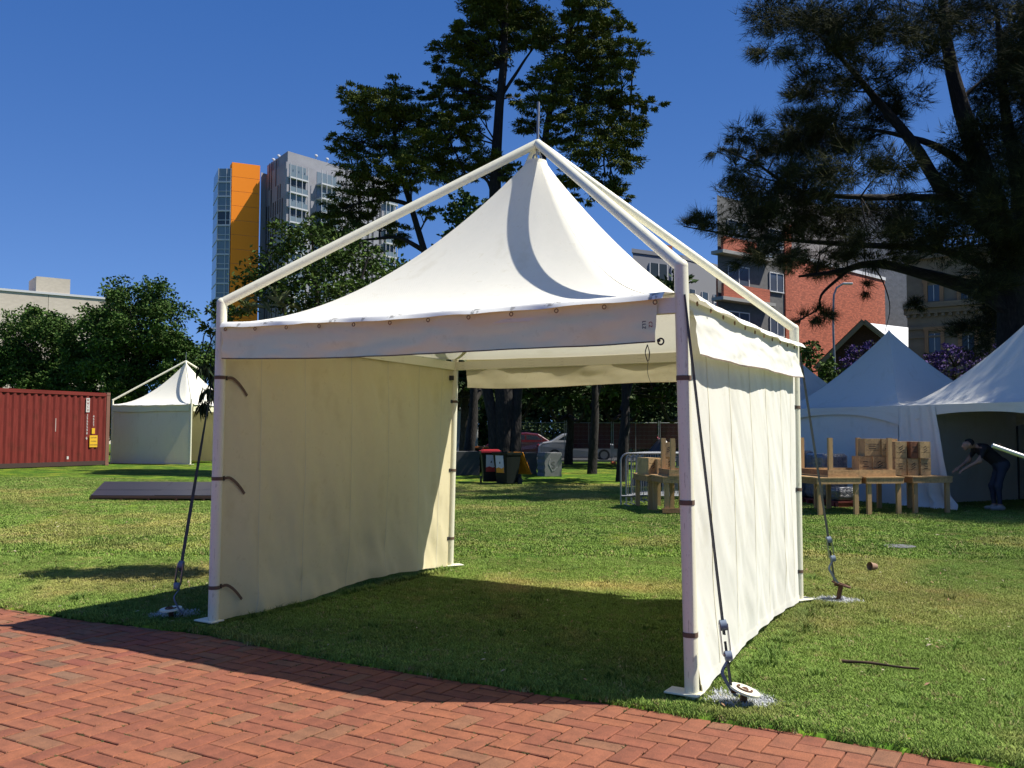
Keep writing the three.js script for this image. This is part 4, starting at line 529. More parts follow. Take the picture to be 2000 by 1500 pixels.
{ // three tall conifers that rise close together behind the tent
  const D = 30.5, w = (u, v, dd = 0) => at(u, v, D + dd), o = (seed) => ({ seed, type: 'spray', density: 3000, size: 0.12, aspect: 0.17, color: [0.095, 0.125, 0.022], mix: [0.18, 0.18, 0.036], level: true, per: 90, spread: 0.36, flat: 0.4, out: 1.1, lift: 0.12, twig: 0.04, fine: 3 });
  const tip = {}, b0 = ground(985, 935).setZ(-D).setY(0);
  const A = [[690, 185, 30, 14, tip], [706, 205, 34, 20], [775, 178, 32, 20, tip], [760, 205, 55, 22], [722, 238, 48, 22], [802, 232, 55, 24], [742, 278, 62, 24], [818, 288, 55, 26], [660, 275, 26, 11, tip], [682, 298, 38, 15], [722, 328, 60, 22], [800, 340, 70, 22], [872, 328, 38, 24], [702, 378, 55, 22], [662, 408, 48, 18], [765, 372, 40, 14], [652, 442, 48, 18], [742, 440, 34, 12], [692, 478, 52, 16], [782, 462, 22, 18], [642, 470, 32, 14], [845, 262, 34, 16], [880, 290, 24, 14], [840, 410, 30, 10], [700, 430, 50, 16]];
  tree('conifer_tree', 'leaning leftmost conifer of the three, with a crooked bare lower trunk', 'tree', b0.clone().add(V(-0.28, 0, 0.1)), 'tall conifers behind the tent', [{ p: [b0.clone().add(V(-0.28, 0, 0.1)), w(955, 770), w(880, 610), w(832, 500), w(806, 410), w(775, 310), w(770, 240), w(772, 160)], r0: 0.22, r1: 0.04 }, { p: [w(800, 400), w(760, 390), w(690, 400)], r0: 0.08, r1: 0.03 }, { p: [w(828, 490), w(780, 465), w(700, 470)], r0: 0.09, r1: 0.03 }], A.map(padAt(D, 1.3, 3, 1.12)), o(41), mat.barkDark);
  const B = [[960, 8, 60, 24, tip], [1012, 28, 55, 22], [932, 58, 42, 18], [985, 70, 72, 22], [900, 68, 28, 15, tip], [1050, 42, 40, 22, tip], [880, 98, 40, 18], [948, 108, 58, 22], [862, 124, 28, 11, tip], [905, 144, 50, 16], [935, 172, 48, 18], [850, 180, 34, 11, tip], [882, 208, 58, 18], [852, 234, 46, 14], [930, 218, 28, 14], [902, 262, 48, 18], [1010, 196, 18, 9], [928, 305, 55, 17], [962, 332, 40, 18], [900, 342, 30, 14], [1005, 338, 34, 13], [985, -40, 70, 36], [985, -110, 50, 40], [985, -170, 30, 40], [940, 30, 50, 20], [1040, 80, 36, 14, tip], [920, 90, 40, 16], [885, 160, 40, 14], [905, 235, 40, 14]];
  tree('conifer_tree', 'tallest middle conifer with a straight dark trunk above the tent peak', 'tree', b0.clone(), 'tall conifers behind the tent', [{ p: [b0.clone(), w(985, 760), w(977, 640), w(966, 480), w(966, 390), w(974, 230), w(984, 130), w(986, 0), w(986, -180)], r0: 0.36, r1: 0.04 }, { p: [w(968, 440), w(950, 350), w(910, 340)], r0: 0.1, r1: 0.03 }, { p: [w(978, 190), w(1030, 110), w(1060, 70)], r0: 0.07, r1: 0.02 }], B.map(padAt(D + 0.4, 1.4, 5, 1.12)), o(43), mat.barkDark);
  const C = [[1145, 8, 44, 20, tip], [1122, 34, 58, 17], [1190, 44, 48, 14, tip], [1150, 70, 76, 17], [1222, 58, 22, 9, tip], [1110, 98, 48, 20], [1182, 104, 76, 19, tip], [1242, 98, 18, 8, tip], [1062, 72, 28, 18, tip], [1150, 134, 76, 20], [1212, 138, 42, 16], [1080, 150, 44, 22], [1140, 178, 68, 22], [1032, 166, 24, 11], [1062, 196, 48, 18], [1192, 184, 48, 18], [1130, 228, 58, 22], [1212, 214, 48, 15], [1268, 206, 36, 9, tip], [1182, 258, 58, 20], [1222, 270, 34, 22], [1030, 242, 24, 20], [1152, 298, 58, 22], [1212, 318, 42, 20], [1122, 338, 48, 20], [1182, 358, 48, 18], [1208, 382, 24, 12, tip], [1130, 388, 38, 10], [1125, -40, 50, 36], [1120, -100, 34, 36], [1090, 270, 40, 16], [1235, 240, 30, 14]];
  tree('conifer_tree', 'right hand conifer of the three with long branches reaching right', 'tree', b0.clone().add(V(0.34, 0, 0.15)), 'tall conifers behind the tent', [{ p: [b0.clone().add(V(0.34, 0, 0.15)), w(1010, 760), w(1028, 600), w(1050, 420), w(1064, 280), w(1076, 200), w(1108, 90), w(1122, 0), w(1124, -110)], r0: 0.22, r1: 0.04 }, { p: [w(1062, 280), w(1120, 275), w(1180, 290)], r0: 0.09, r1: 0.03 }, { p: [w(1068, 240), w(1140, 205), w(1250, 205)], r0: 0.08, r1: 0.02 }], C.map(padAt(D - 0.3, 1.4, 7, 1.12)), o(47), mat.barkDark);
}
{ // big dark feathery tree over the marquees
  const D = 24, w = (u, v, dd = 0) => at(u, v, D + dd), base = V(13.3, 0, -D), lit = {};
  const pads = [[1510, 22, 40, 28], [1562, 50, 66, 40], [1502, 96, 34, 20], [1622, 40, 60, 40], [1682, 62, 58, 32], [1602, 108, 66, 24], [1732, 70, 50, 32], [1792, 40, 60, 42], [1862, 38, 60, 34], [1950, 60, 60, 50], [1992, 150, 50, 54], [1932, 176, 38, 40], [1802, 112, 48, 24], [1602, 168, 56, 24], [1570, 190, 28, 20], [1690, 150, 58, 28], [1762, 190, 46, 26], [1722, 232, 58, 24], [1622, 230, 58, 24], [1562, 250, 48, 26, lit], [1540, 280, 48, 28, lit], [1660, 282, 66, 28], [1592, 272, 58, 32, lit], [1460, 258, 36, 20, lit], [1408, 290, 26, 11, lit], [1480, 300, 46, 20], [1440, 330, 38, 20], [1562, 330, 66, 32, lit], [1652, 340, 76, 32], [1742, 322, 46, 24], [1902, 262, 56, 40], [1972, 282, 50, 50], [1862, 332, 48, 32], [1462, 380, 48, 34], [1540, 402, 76, 34], [1642, 412, 76, 34], [1752, 402, 58, 28], [1862, 422, 66, 34], [1962, 402, 50, 44], [1350, 440, 28, 14], [1400, 430, 34, 17], [1482, 442, 66, 30], [1602, 472, 86, 30], [1722, 462, 66, 24], [1842, 482, 76, 30], [1952, 502, 56, 44], [1582, 520, 76, 18], [1500, 500, 64, 20], [1702, 502, 56, 14], [1960, 600, 46, 50], [1922, 562, 46, 24], [1598, 612, 26, 15], [1572, 622, 18, 10], [1692, 556, 9, 16], [1790, 590, 13, 20], [1905, 650, 36, 36], [2060, 60, 80, 60], [2080, 200, 80, 60], [2060, 340, 70, 60], [2070, 470, 70, 60], [1560, 360, 50, 30], [1900, 380, 60, 36], [1800, 440, 60, 30]];
  const P = pads.map(padAt(D, 3.4, 13, 1.2)); const R = rand(99); for (let k = 0; k < 400 && P.length < 205; k++) { const x = 9.5 + 11 * R(), y = 6.5 + 8.5 * R(), z = -15.6 - 13 * R(); if (x - 0.675 * y < (z > -19.2 ? 8.4 : 5.6) || x / -z < 0.585 || Math.hypot(x - 13.3, z + 23) > 9.5) continue; P.push({ c: V(x, y, z), r: V(1.2, 0.75, 1.2), k: 0.45 }); }
  tree('she_oak_tree', 'huge dark feathery she oak spreading over the marquees at the right', 'tree', base, null, [
    { p: [base.clone().setY(-0.1), w(1988, 800), w(1982, 640), w(1968, 500), w(1930, 370), w(1890, 250), w(1868, 170), w(1850, 90), w(1835, -80)], r0: 0.55, r1: 0.08 }, { p: [w(1980, 610), w(1905, 565), w(1800, 535), w(1700, 514), w(1640, 530), w(1560, 540)], r0: 0.25, r1: 0.03 }, { p: [w(1660, 524), w(1602, 580), w(1600, 600), w(1556, 628)], r0: 0.05, r1: 0.015 },
    { p: [w(1962, 470), w(1850, 382), w(1790, 290), w(1720, 205), w(1660, 132), w(1590, 60)], r0: 0.24, r1: 0.03 }, { p: [w(1935, 372), w(1840, 292), w(1750, 262), w(1680, 250)], r0: 0.15, r1: 0.03 }, { p: [w(1985, 560, 1), w(1990, 380, 2), w(1962, 200, 2), w(1948, 30, 2)], r0: 0.3, r1: 0.06 },
    { p: [w(1855, 388), w(1780, 385, -1), w(1690, 385, -2), w(1560, 372, -2), w(1480, 322, -2), w(1410, 290, -2)], r0: 0.12, r1: 0.015 }, { p: [w(1966, 540), w(1850, 490, 1), w(1700, 480, 2), w(1560, 470, 2), w(1450, 462, 2), w(1335, 442, 2)], r0: 0.13, r1: 0.015 }, { p: [w(1700, 514), w(1722, 545), w(1738, 600), w(1728, 650)], r0: 0.022, r1: 0.006 }, { p: [w(1890, 260), w(1880, 200), w(1925, 150)], r0: 0.09, r1: 0.03 }],
    P, { seed: 61, type: 'needle', density: 780, size: 0.27, aspect: 0.02, color: [0.036, 0.041, 0.016], mix: [0.09, 0.09, 0.032], per: 45, spread: 0.46, flat: 0.8, lift: 0.1, twig: 0.022, fine: 4, reach: 2.3, mat: needleMat }, mat.barkDark);
}
function broad(name, label, group, base, crown, o) {   // crown: list of ellipsoids [centre, radii]; pads are spread over their surface
  const R = rand(o.seed), pads = []; for (const [c, r] of crown) { const n = o.pads || 26; for (let k = 0; k < n; k++) { const d = V(R() * 2 - 1, R() * 2 - 1, R() * 2 - 1).normalize().multiplyScalar(0.55 + 0.45 * Math.sqrt(R())), s = (o.pad || 0.34) * (0.7 + 0.6 * R()); pads.push({ c: c.clone().add(V(d.x * r.x, d.y * r.y, d.z * r.z)), r: V(r.x * s, r.y * s * 0.9, r.z * s) }); } }
  const c0 = crown[0][0], limbs = [{ p: [base.clone().setY(base.y - 0.1), base.clone().lerp(c0, 0.4).add(V(0.1, 0, 0)), c0.clone()], r0: o.r0 || 0.25, r1: 0.06 }]; crown.slice(1).forEach(([c]) => limbs.push({ p: [base.clone().lerp(c0, 0.45), c.clone().lerp(c0, 0.5).setY((c.y + base.y) / 2 + 0.3), c.clone()], r0: (o.r0 || 0.25) * 0.5, r1: 0.04 }));
  return tree(name, label, o.category || 'tree', base, group, limbs, pads, { type: 'leaf', aspect: 0.32, per: 24, spread: 0.34, flat: 0.85, out: 0.7, lift: 0.15, twig: 0.04, fine: 1, ...o }, o.bark || mat.bark);
}
const E3 = (u, v, d, rx, ry, rz) => [at(u, v, d), V(rx * mpp(d), ry * mpp(d), (rz || rx) * mpp(d))];
const baseOf = (u, d, dx = 0) => { const p = at(u, 846, d); return V(p.x + dx, G(p.x, p.z), p.z); };
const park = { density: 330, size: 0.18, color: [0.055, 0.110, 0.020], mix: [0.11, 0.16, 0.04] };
broad('park_tree', 'round dark green tree behind the red container, at the left edge', 'green trees at the left', baseOf(70, 56), [E3(65, 690, 56, 78, 78), E3(20, 740, 56, 60, 60), E3(110, 740, 57, 60, 60)], { ...park, seed: 71, pads: 30 });
broad('park_tree', 'large dark green tree rising behind the small white tent', 'green trees at the left', baseOf(270, 54), [E3(275, 640, 54, 88, 80), E3(185, 670, 54, 52, 58), E3(335, 700, 54, 62, 60), E3(220, 750, 54, 75, 60), E3(300, 770, 55, 90, 60)], { ...park, seed: 72, pads: 30 });
broad('park_tree', 'lower green tree between the small tent and the market tent', 'green trees at the left', baseOf(420, 58), [E3(415, 745, 58, 48, 70), E3(470, 770, 58, 60, 60)], { ...park, seed: 73, pads: 22 });
broad('hedge_shrub', 'low dark shrub behind the container', null, baseOf(150, 58), [E3(90, 815, 58, 120, 45), E3(230, 815, 58, 120, 45)], { ...park, seed: 74, pads: 24, category: 'shrub', r0: 0.1 });
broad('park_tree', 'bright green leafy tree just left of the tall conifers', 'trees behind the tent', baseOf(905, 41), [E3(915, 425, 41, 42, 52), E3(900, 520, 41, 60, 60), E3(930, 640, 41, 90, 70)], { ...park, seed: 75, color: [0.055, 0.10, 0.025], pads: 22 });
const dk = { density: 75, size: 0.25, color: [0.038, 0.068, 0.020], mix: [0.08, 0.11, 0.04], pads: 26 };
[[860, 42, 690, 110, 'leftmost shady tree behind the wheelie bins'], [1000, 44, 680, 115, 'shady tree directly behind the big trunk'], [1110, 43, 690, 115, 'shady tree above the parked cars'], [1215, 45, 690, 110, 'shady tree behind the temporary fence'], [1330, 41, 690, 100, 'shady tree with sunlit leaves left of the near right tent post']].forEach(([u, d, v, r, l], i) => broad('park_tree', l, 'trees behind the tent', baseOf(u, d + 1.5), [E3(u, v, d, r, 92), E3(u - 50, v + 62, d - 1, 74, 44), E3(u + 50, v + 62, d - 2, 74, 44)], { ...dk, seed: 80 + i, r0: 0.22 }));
[[1155, 34, 0.20, 'thin dark tree trunk in front of the parked cars'], [1212, 28.6, 0.2, 'dark tree trunk left of the crowd barriers'], [912, 34, 0.25, 'slanting dark tree trunk behind the dark concrete block']].forEach(([u, d, r, l], i) => { const b = baseOf(u, d), c = at(u + [4, 6, 16][i], 640, d); broad('park_tree', l, 'trees behind the tent', b, [[c, V(2.2, 1.3, 2.2)], [c.clone().add(V(0.6, 0.9, -1.5)), V(2.0, 1.3, 2)]], { ...dk, seed: 90 + i, r0: r, pads: 20, bark: mat.barkDark }); });
{ // hedge that closes the view beyond the road
  for (let k = 0; k < 5; k++) broad('boundary_hedge', `dark hedge shrub beyond the road, ${['leftmost', 'second from the left', 'middle one', 'second from the right', 'rightmost'][k]} of five`, 'hedge beyond the road', baseOf(850 + 115 * k, 62), [E3(850 + 115 * k, 820, 62, 100, 66), E3(850 + 115 * k, 760, 63, 100, 50)], { ...dk, seed: 110 + k, pads: 60, category: 'shrub', r0: 0.12, density: 110 });
}
{ // small tree just outside the left tent wall, its crown showing over the roof
  const D = 9.7, base = V(-2.05, 0, -D), R = rand(6), w = (u, v, dd = 0) => at(u, v, D + dd); const P = [[520, 520, 40, 30], [560, 480, 45, 30], [600, 455, 40, 25], [560, 560, 55, 35], [620, 520, 60, 40], [680, 500, 55, 40], [730, 520, 45, 35], [650, 570, 60, 35], [720, 570, 50, 30], [590, 590, 60, 25], [540, 445, 22, 14], [490, 545, 30, 22], [640, 465, 40, 20], [780, 540, 40, 30], [700, 600, 60, 30], [610, 640, 60, 40], [560, 660, 60, 40], [680, 660, 60, 40], [470, 610, 30, 20], [430, 620, 18, 22], [418, 600, 12, 22], [412, 645, 14, 16]].map(padAt(D, 0.35, 21));
  const t = tree('small_tree', 'small leafy tree showing over the left eave of the market tent', 'tree', base, null, [{ p: [base.clone().setY(-0.1), w(640, 900), w(625, 740), w(620, 600), w(610, 470)], r0: 0.06, r1: 0.012 }, { p: [w(625, 730), w(560, 620), w(520, 500)], r0: 0.03, r1: 0.008 }, { p: [w(622, 680), w(690, 580), w(720, 500)], r0: 0.03, r1: 0.008 }, { p: [w(630, 760), w(520, 690), w(430, 640), w(400, 700)], r0: 0.022, r1: 0.005 }],
    P, { seed: 66, type: 'leaf', density: 3400, size: 0.055, aspect: 0.26, color: [0.048, 0.092, 0.013], mix: [0.10, 0.15, 0.025], per: 18, spread: 0.45, out: 0.5, lift: 0.15, twig: 0.009, fine: 3, mat: leafMat });
  const long = [[505, 585, 26, 16], [545, 590, 30, 14], [480, 600, 20, 12], [408, 715, 12, 16], [412, 760, 12, 18], [404, 788, 10, 14], [418, 735, 10, 20]].map(padAt(D - 0.25, 0.1, 22)).map(q => ({ ...q, c: q.c.clone().sub(base) }));
  part('long_leaves', foliage(rand(67), long.slice(0, 3), { type: 'leaf', density: 700, size: 0.17, aspect: 0.11, color: [0.13, 0.155, 0.06], per: 8, spread: 0.5, out: 0.4, lift: 0.2 }), leafMat, t); part('hanging_leaves', foliage(rand(68), long.slice(3), { type: 'leaf', density: 2600, size: 0.13, aspect: 0.07, color: [0.035, 0.055, 0.02], per: 10, spread: 0.6, out: 0.2, hang: true }), leafMat, t);
}
// shrubs and flowering jacarandas between marquees and buildings
broad('green_shrub', 'sunlit green shrub between the market tent and the marquees', null, baseOf(1598, 33), [E3(1600, 725, 33, 40, 40), E3(1580, 690, 33, 22, 26), E3(1620, 760, 33, 40, 40)], { seed: 121, density: 150, size: 0.16, color: [0.075, 0.125, 0.025], mix: [0.12, 0.16, 0.04], pads: 20, category: 'shrub', r0: 0.08 });
const jac = { density: 230, size: 0.12, color: [0.11, 0.065, 0.22], mix: [0.045, 0.06, 0.025], pads: 24, r0: 0.14, aspect: 0.4 };
broad('jacaranda_tree', 'purple flowering jacaranda in front of the dark gable', 'purple flowering trees', baseOf(1690, 44), [E3(1690, 705, 44, 50, 42), E3(1720, 740, 44, 60, 40)], { ...jac, seed: 131 });
broad('jacaranda_tree', 'purple flowering jacaranda between the two marquee peaks', 'purple flowering trees', baseOf(1860, 38), [E3(1865, 715, 38, 52, 38), E3(1815, 740, 38, 44, 36), E3(1930, 720, 38, 46, 36)], { ...jac, seed: 132 });
// ------------------------------------------------------------------ road, fence, cars beyond the trees
{
  const rd = new THREE.PlaneGeometry(160, 9).rotateX(-Math.PI / 2).translate(0, 0.028, -52.5); struct('road', rd, M(0.05, 0.05, 0.052, 0.9, { map: T.speckle, rep: [80, 5] }));
  struct('kerb', merge([bx(160, 0.13, 0.18, 0, 0.075, -47.9, 0.02), bx(160, 0.13, 0.18, 0, 0.075, -57.1, 0.02)]), M(0.30, 0.30, 0.29, 0.9, { map: T.render, rep: [90, 1] }));
  const wire = M(0.36, 0.37, 0.38, 0.5, { metalness: 0.6 }), cloth = M(0.13, 0.028, 0.032, 0.95, { transmission: 0.15, thickness: 0 }), foot = M(0.75, 0.16, 0.05, 0.7);
  for (let k = 0; k < 6; k++) {
    const x = 0.35 + k * 2.3, z = -45 - 0.03 * (k % 2), g = thing('fence_panel', `temporary mesh fence panel beyond the trees, ${['leftmost', 'second from the left', 'third from the left', 'fourth from the left', 'fifth from the left', 'rightmost'][k]} of six`, 'fence', V(x, LAWN, z), 0, 'temporary fence panels'), W = 2.24, H = 2.02;
    part('frame', merge([bar(V(0.02, 0.06, 0), V(0.02, H + 0.1, 0), 0.019, 0.019, 8), bar(V(W, 0.06, 0), V(W, H + 0.1, 0), 0.019, 0.019, 8), bar(V(0, H, 0), V(W, H, 0), 0.017, 0.017, 8), bar(V(0, 0.18, 0), V(W, 0.18, 0), 0.017, 0.017, 8), bar(V(W / 2, 0.18, 0), V(W / 2, H, 0), 0.014, 0.014, 8)]), wire, g);
    const mesh = []; for (let i = 1; i < 36; i++) mesh.push(bx(0.005, H - 0.2, 0.005, i * W / 36, H / 2 + 0.09, 0)); for (let i = 1; i < 9; i++) mesh.push(bx(W, 0.005, 0.005, W / 2, 0.18 + i * (H - 0.18) / 9, 0)); part('wire_mesh', merge(mesh), wire, g).userData.kind = 'stuff';
    if (k > 0) part('shade_cloth', sheet(16, 8, (u, v) => V(u * (W - 0.1) + 0.05, lerp(H - 0.03, 0.75, v), -0.04 + 0.02 * Math.sin(u * 9 + v * 3))), cloth, g);
    for (const xx of [0.02]) part('fence_foot', bx(0.22, 0.12, 0.6, xx, 0.06, 0, 0.03), foot, g);
  }
  // parked cars
  const car = (label, x, z, turn, paint) => {
    const g = thing('parked_car', label, 'car', V(x, 0.03, z), turn, 'cars parked along the road'), L = 4.4, W = 1.74, m = M(...paint, 0.3, { clearcoat: 1, clearcoatRoughness: 0.08 });
    const side = new THREE.Shape([[-2.2, 0.30], [-2.15, 0.78], [-1.95, 0.92], [-1.5, 1.0], [-0.9, 1.38], [-0.2, 1.46], [0.45, 1.40], [1.05, 0.98], [1.9, 0.82], [2.18, 0.62], [2.2, 0.32], [1.75, 0.22], [-1.75, 0.22]].map(p => new THREE.Vector2(...p)));
    const body = new THREE.ExtrudeGeometry(side, { depth: W - 0.16, bevelThickness: 0.08, bevelSize: 0.08, bevelSegments: 3 }).translate(0, 0, -(W - 0.16) / 2), P = body.attributes.position; for (let i = 0; i < P.count; i++) { const y = P.getY(i); if (y > 0.95) P.setZ(i, P.getZ(i) * (1 - 0.32 * (y - 0.95))); } body.computeVertexNormals(); part('body', body, m, g);
    const win = (pts, z) => new THREE.ShapeGeometry(new THREE.Shape(pts.map(p => new THREE.Vector2(...p)))).translate(0, 0, z);
    for (const s of [-1, 1]) { part('side_window', win([[-1.28, 1.04], [-0.82, 1.34], [-0.22, 1.40], [-0.22, 1.02]], s * (W / 2 - 0.045)), mat.glass, g); part('side_window', win([[-0.14, 1.02], [-0.14, 1.40], [0.42, 1.34], [0.92, 1.0]], s * (W / 2 - 0.045)), mat.glass, g); }
    part('windscreen', sheet(1, 1, (u, v) => V(lerp(0.56, 1.08, v), lerp(1.39, 1.05, v), lerp(-0.6, 0.6, u))), mat.glass, g); part('rear_window', sheet(1, 1, (u, v) => V(lerp(-0.98, -1.52, v), lerp(1.39, 1.06, v), lerp(-0.6, 0.6, u))), mat.glass, g);
    for (const x of [-1.35, 1.35]) for (const z of [-1, 1]) { const w = part('wheel', new THREE.CylinderGeometry(0.31, 0.31, 0.2, 24).rotateX(Math.PI / 2).translate(x, 0.31, z * (W / 2 - 0.03)), mat.blackPlastic, g); part('rim', new THREE.CylinderGeometry(0.2, 0.2, 0.212, 20).rotateX(Math.PI / 2).translate(x, 0.31, z * (W / 2 - 0.03)), mat.steel, w); }
    for (const z of [-0.62, 0.62]) { part('headlight', bx(0.1, 0.12, 0.3, 2.2, 0.68, z, 0.03), M(0.7, 0.7, 0.72, 0.1), g); part('tail_light', bx(0.08, 0.16, 0.26, -2.22, 0.80, z, 0.02), M(0.4, 0.01, 0.01, 0.2), g); }
  };
  car('silver car parked beyond the fence, facing right', 3.7, -51.2, 0, [0.34, 0.35, 0.36]); car('dark red car parked left of the silver one', 0.6, -53.2, Math.PI, [0.10, 0.008, 0.011]);
  const bg = broad('bougainvillea', 'pink flowering bush hanging over the fence', null, V(6.0, LAWN, -46.2), [[V(6.0, 1.35, -46.0), V(0.75, 0.55, 0.4)], [V(7.9, 1.1, -46.1), V(0.6, 0.4, 0.4)]], { seed: 141, density: 160, size: 0.12, color: [0.42, 0.09, 0.14], mix: [0.05, 0.07, 0.02], pads: 12, category: 'shrub', r0: 0.05 });
  // black covered heap behind the crates
  const hp = at(1276, 893, 26); const h = thing('covered_heap', 'black tarpaulin covered heap behind the crowd barriers', 'heap', V(hp.x, LAWN, hp.z), 0); part('tarpaulin', sheet(24, 16, (u, v) => { const a = u * 2 * Math.PI, r = 0.62 * Math.pow(1 - v, 0.6) * (1 + 0.2 * Math.sin(2 * a)), y = 1.35 * Math.pow(v, 0.8); return V(Math.cos(a) * r + 0.25 * v, y + 0.03 * Math.sin(a * 5), Math.sin(a) * r * 0.7); }), M(0.012, 0.012, 0.013, 0.35), h);
}
{ // pale site cabin in the shade behind the big trunk
  const g = thing('site_cabin', 'pale site cabin in the shade behind the tree trunks', 'cabin', V(-4.2, 0, -47.0), 0.1); part('wall', bx(4.8, 2.5, 2.2, 0, 1.4, 0, 0.03), M(0.55, 0.56, 0.54, 0.7), g); part('roof', bx(5.0, 0.12, 2.4, 0, 2.72, 0, 0.03), M(0.4, 0.4, 0.4, 0.7), g); part('door', bx(0.85, 1.95, 0.05, 0.8, 1.2, 1.12), M(0.3, 0.32, 0.33, 0.6), g); part('window', bx(1.0, 0.8, 0.04, -1.2, 1.6, 1.115), mat.glass, g); for (const x of [-2, 2]) part('skid', bx(0.2, 0.15, 2.2, x, 0.075, 0), mat.blackPlastic, g);
}
// ------------------------------------------------------------------ buildings
const flat = (p) => V(p.x, 0, p.z);
function facade(A, B, toward) { const d = B.clone().sub(A).setY(0), len = d.length(); d.normalize(); const n = V(-d.z, 0, d.x); if (n.dot(toward.clone().sub(A)) < 0) n.negate(); const yaw = Math.atan2(-d.z, d.x);
  return { len, d, n, add(name, u0, u1, y0, y1, proud, thick, m, parent, label) { const g = new THREE.BoxGeometry(u1 - u0, y1 - y0, thick).rotateY(yaw), c = A.clone().addScaledVector(d, (u0 + u1) / 2).addScaledVector(n, proud - thick / 2); return part(name, g.translate(c.x, (y0 + y1) / 2, c.z), m, parent, label); },
    u(px) { const k = (px - 1000) / FOCAL; return (-k * A.z - A.x) / (d.x + k * d.z); } }; }
function prism(pts, h, y0 = 0) { const s = new THREE.Shape(pts.map(p => new THREE.Vector2(p.x, -p.z))); return new THREE.ExtrudeGeometry(s, { depth: h - y0, bevelEnabled: false }).rotateX(-Math.PI / 2).translate(0, y0, 0); }
const EYE0 = V(0, 0, 0), hAt = (v, d) => EYE + (846 - v) / FOCAL * d;
{ // high rise with orange slab
  const C = V(-46.2, 0, -185), Lf = V(-53.3, 0, -195.5), Rt = V(-26.9, 0, -209), Bk = V(-34, 0, -219.5), org = C.clone(), g = thing('apartment_tower', 'tall grey apartment tower with an orange slab and glazed balconies', 'building', org), r = (v) => v.clone().sub(org), sh = (A, B) => { const f = facade(A, B, EYE0); return { ...f, add: (n, a, b, c, d, p, t, m, par = g) => { const q = f.add(n, a, b, c, d, p, t, m, par); q.geometry.translate(-org.x, 0, -org.z); return q; } }; };
  const grey_ = M(0.36, 0.36, 0.40, 0.75, { map: T.render, rep: [0.05, 0.05] }), greyD = M(0.30, 0.30, 0.33, 0.8), dark = M(0.035, 0.036, 0.045, 0.6), orange = M(0.98, 0.275, 0.022, 0.8, { keep: 1, specularIntensity: 0.3 }), white = M(0.50, 0.51, 0.53, 0.6), gl = M(0.17, 0.22, 0.26, 0.12, { specularIntensity: 1 }), glD = M(0.045, 0.055, 0.065, 0.15), H = 59.2, fl = 3.07;
  part('grey_block', prism([C, Rt, Bk, Lf].map(r), H - 2.2), grey_, g); part('parapet', prism([C, Rt, Bk, Lf].map(p => { const m = C.clone().add(Bk).multiplyScalar(0.5); return r(p.clone().lerp(m, 0.012)); }), H, H - 2.19), grey_, g);
  const FR = sh(C, Rt), FLc = sh(Lf, C);
  const bay = (u0, u1, out, n0) => { for (let k = n0; k < 18; k++) { const y = k * fl + 1.4; const b = FR.add('balcony_slab', u0, u1, y, y + 0.32, out, out + 0.3, white); FR.add('window', u0 + 0.2, u1 - 0.2, y + 0.35, y + fl - 0.06, 0.06, 0.12, hash2(k, u0 * 7 | 0, 5) < 0.35 ? glD : gl, b); FR.add('balustrade', u0 + 0.08, u1 - 0.08, y + 0.34, y + 1.35, out - 0.05, 0.06, gl, b); const nm = Math.max(2, Math.round((u1 - u0) / 1.35)); for (let i = 0; i <= nm; i++) FR.add('mullion', lerp(u0, u1 - 0.14, i / nm), lerp(u0, u1 - 0.14, i / nm) + 0.10, y + 0.33, y + fl - 0.01, out + 0.02, 0.14, white, b); } };
  bay(0.35, 5.0, 0.7, 7); bay(7.5, 13.0, 1.9, 7); bay(26.9, 30.6, 0.9, 7);
  for (let k = 0; k < 9; k++) { const u = [14.4, 15.6, 17.4, 19.6, 20.6, 22.0, 23.4, 24.6, 25.6][k]; for (let j = 7; j < 18; j++) if (hash2(k, j, 3) < 0.55) FR.add('slot_window', u, u + 0.55, j * fl + 1.2, j * fl + 1.2 + fl * (hash2(k, j, 4) < 0.5 ? 1 : 1.9) - 0.2, 0.05, 0.12, dark); }
  part('shaded_cladding', prism([r(Lf), r(C), r(C).addScaledVector(FLc.n, 0.2), r(Lf).addScaledVector(FLc.n, 0.2)], H - 2.3, 0), grey_, g);
  for (let k = 0; k < 8; k++) { const u = 1.2 + k * 1.35; for (let j = 6; j < 18; j++) if (hash2(k, j, 8) < 0.6) FLc.add('slot_window', u, u + 0.42, j * fl + 0.9, j * fl + 0.9 + fl * (hash2(k, j, 9) < 0.5 ? 0.95 : 1.9), 0.28, 0.12, dark); }
  const O0 = V(-59, 0, -190), O1 = V(-53.8, 0, -192.5), FO = sh(O0, O1), Ho = 58.4; for (let k = 0; k < 19; k++) FO.add('orange_panel', 0, FO.len, k * fl + 0.03, Math.min(Ho, (k + 1) * fl - 0.03), 0, 3.0, orange); FO.add('panel_core', 0.1, FO.len - 0.1, 0, Ho - 0.2, -0.12, 2.7, greyD);
  part('dark_recess', prism([O1.clone().add(V(-0.1, 0, -1.2)), Lf.clone().add(V(0.4, 0, 0.2)), Lf.clone().add(V(1, 0, -5)), O1.clone().add(V(0, 0, -6))].map(r), 57.2), greyD, g);
  const S0 = V(-61.9, 0, -190.2), S1 = V(-59.15, 0, -190.2), S2 = V(-65.2, 0, -197.5), FS = sh(S0, S1), FT = sh(S2, S0); part('stair_core', prism([S0, S1, V(-59.2, 0, -197), S2].map(p => r(p.clone().lerp(V(-61, 0, -194), 0.05))), 56.8), M(0.30, 0.34, 0.38, 0.6), g);
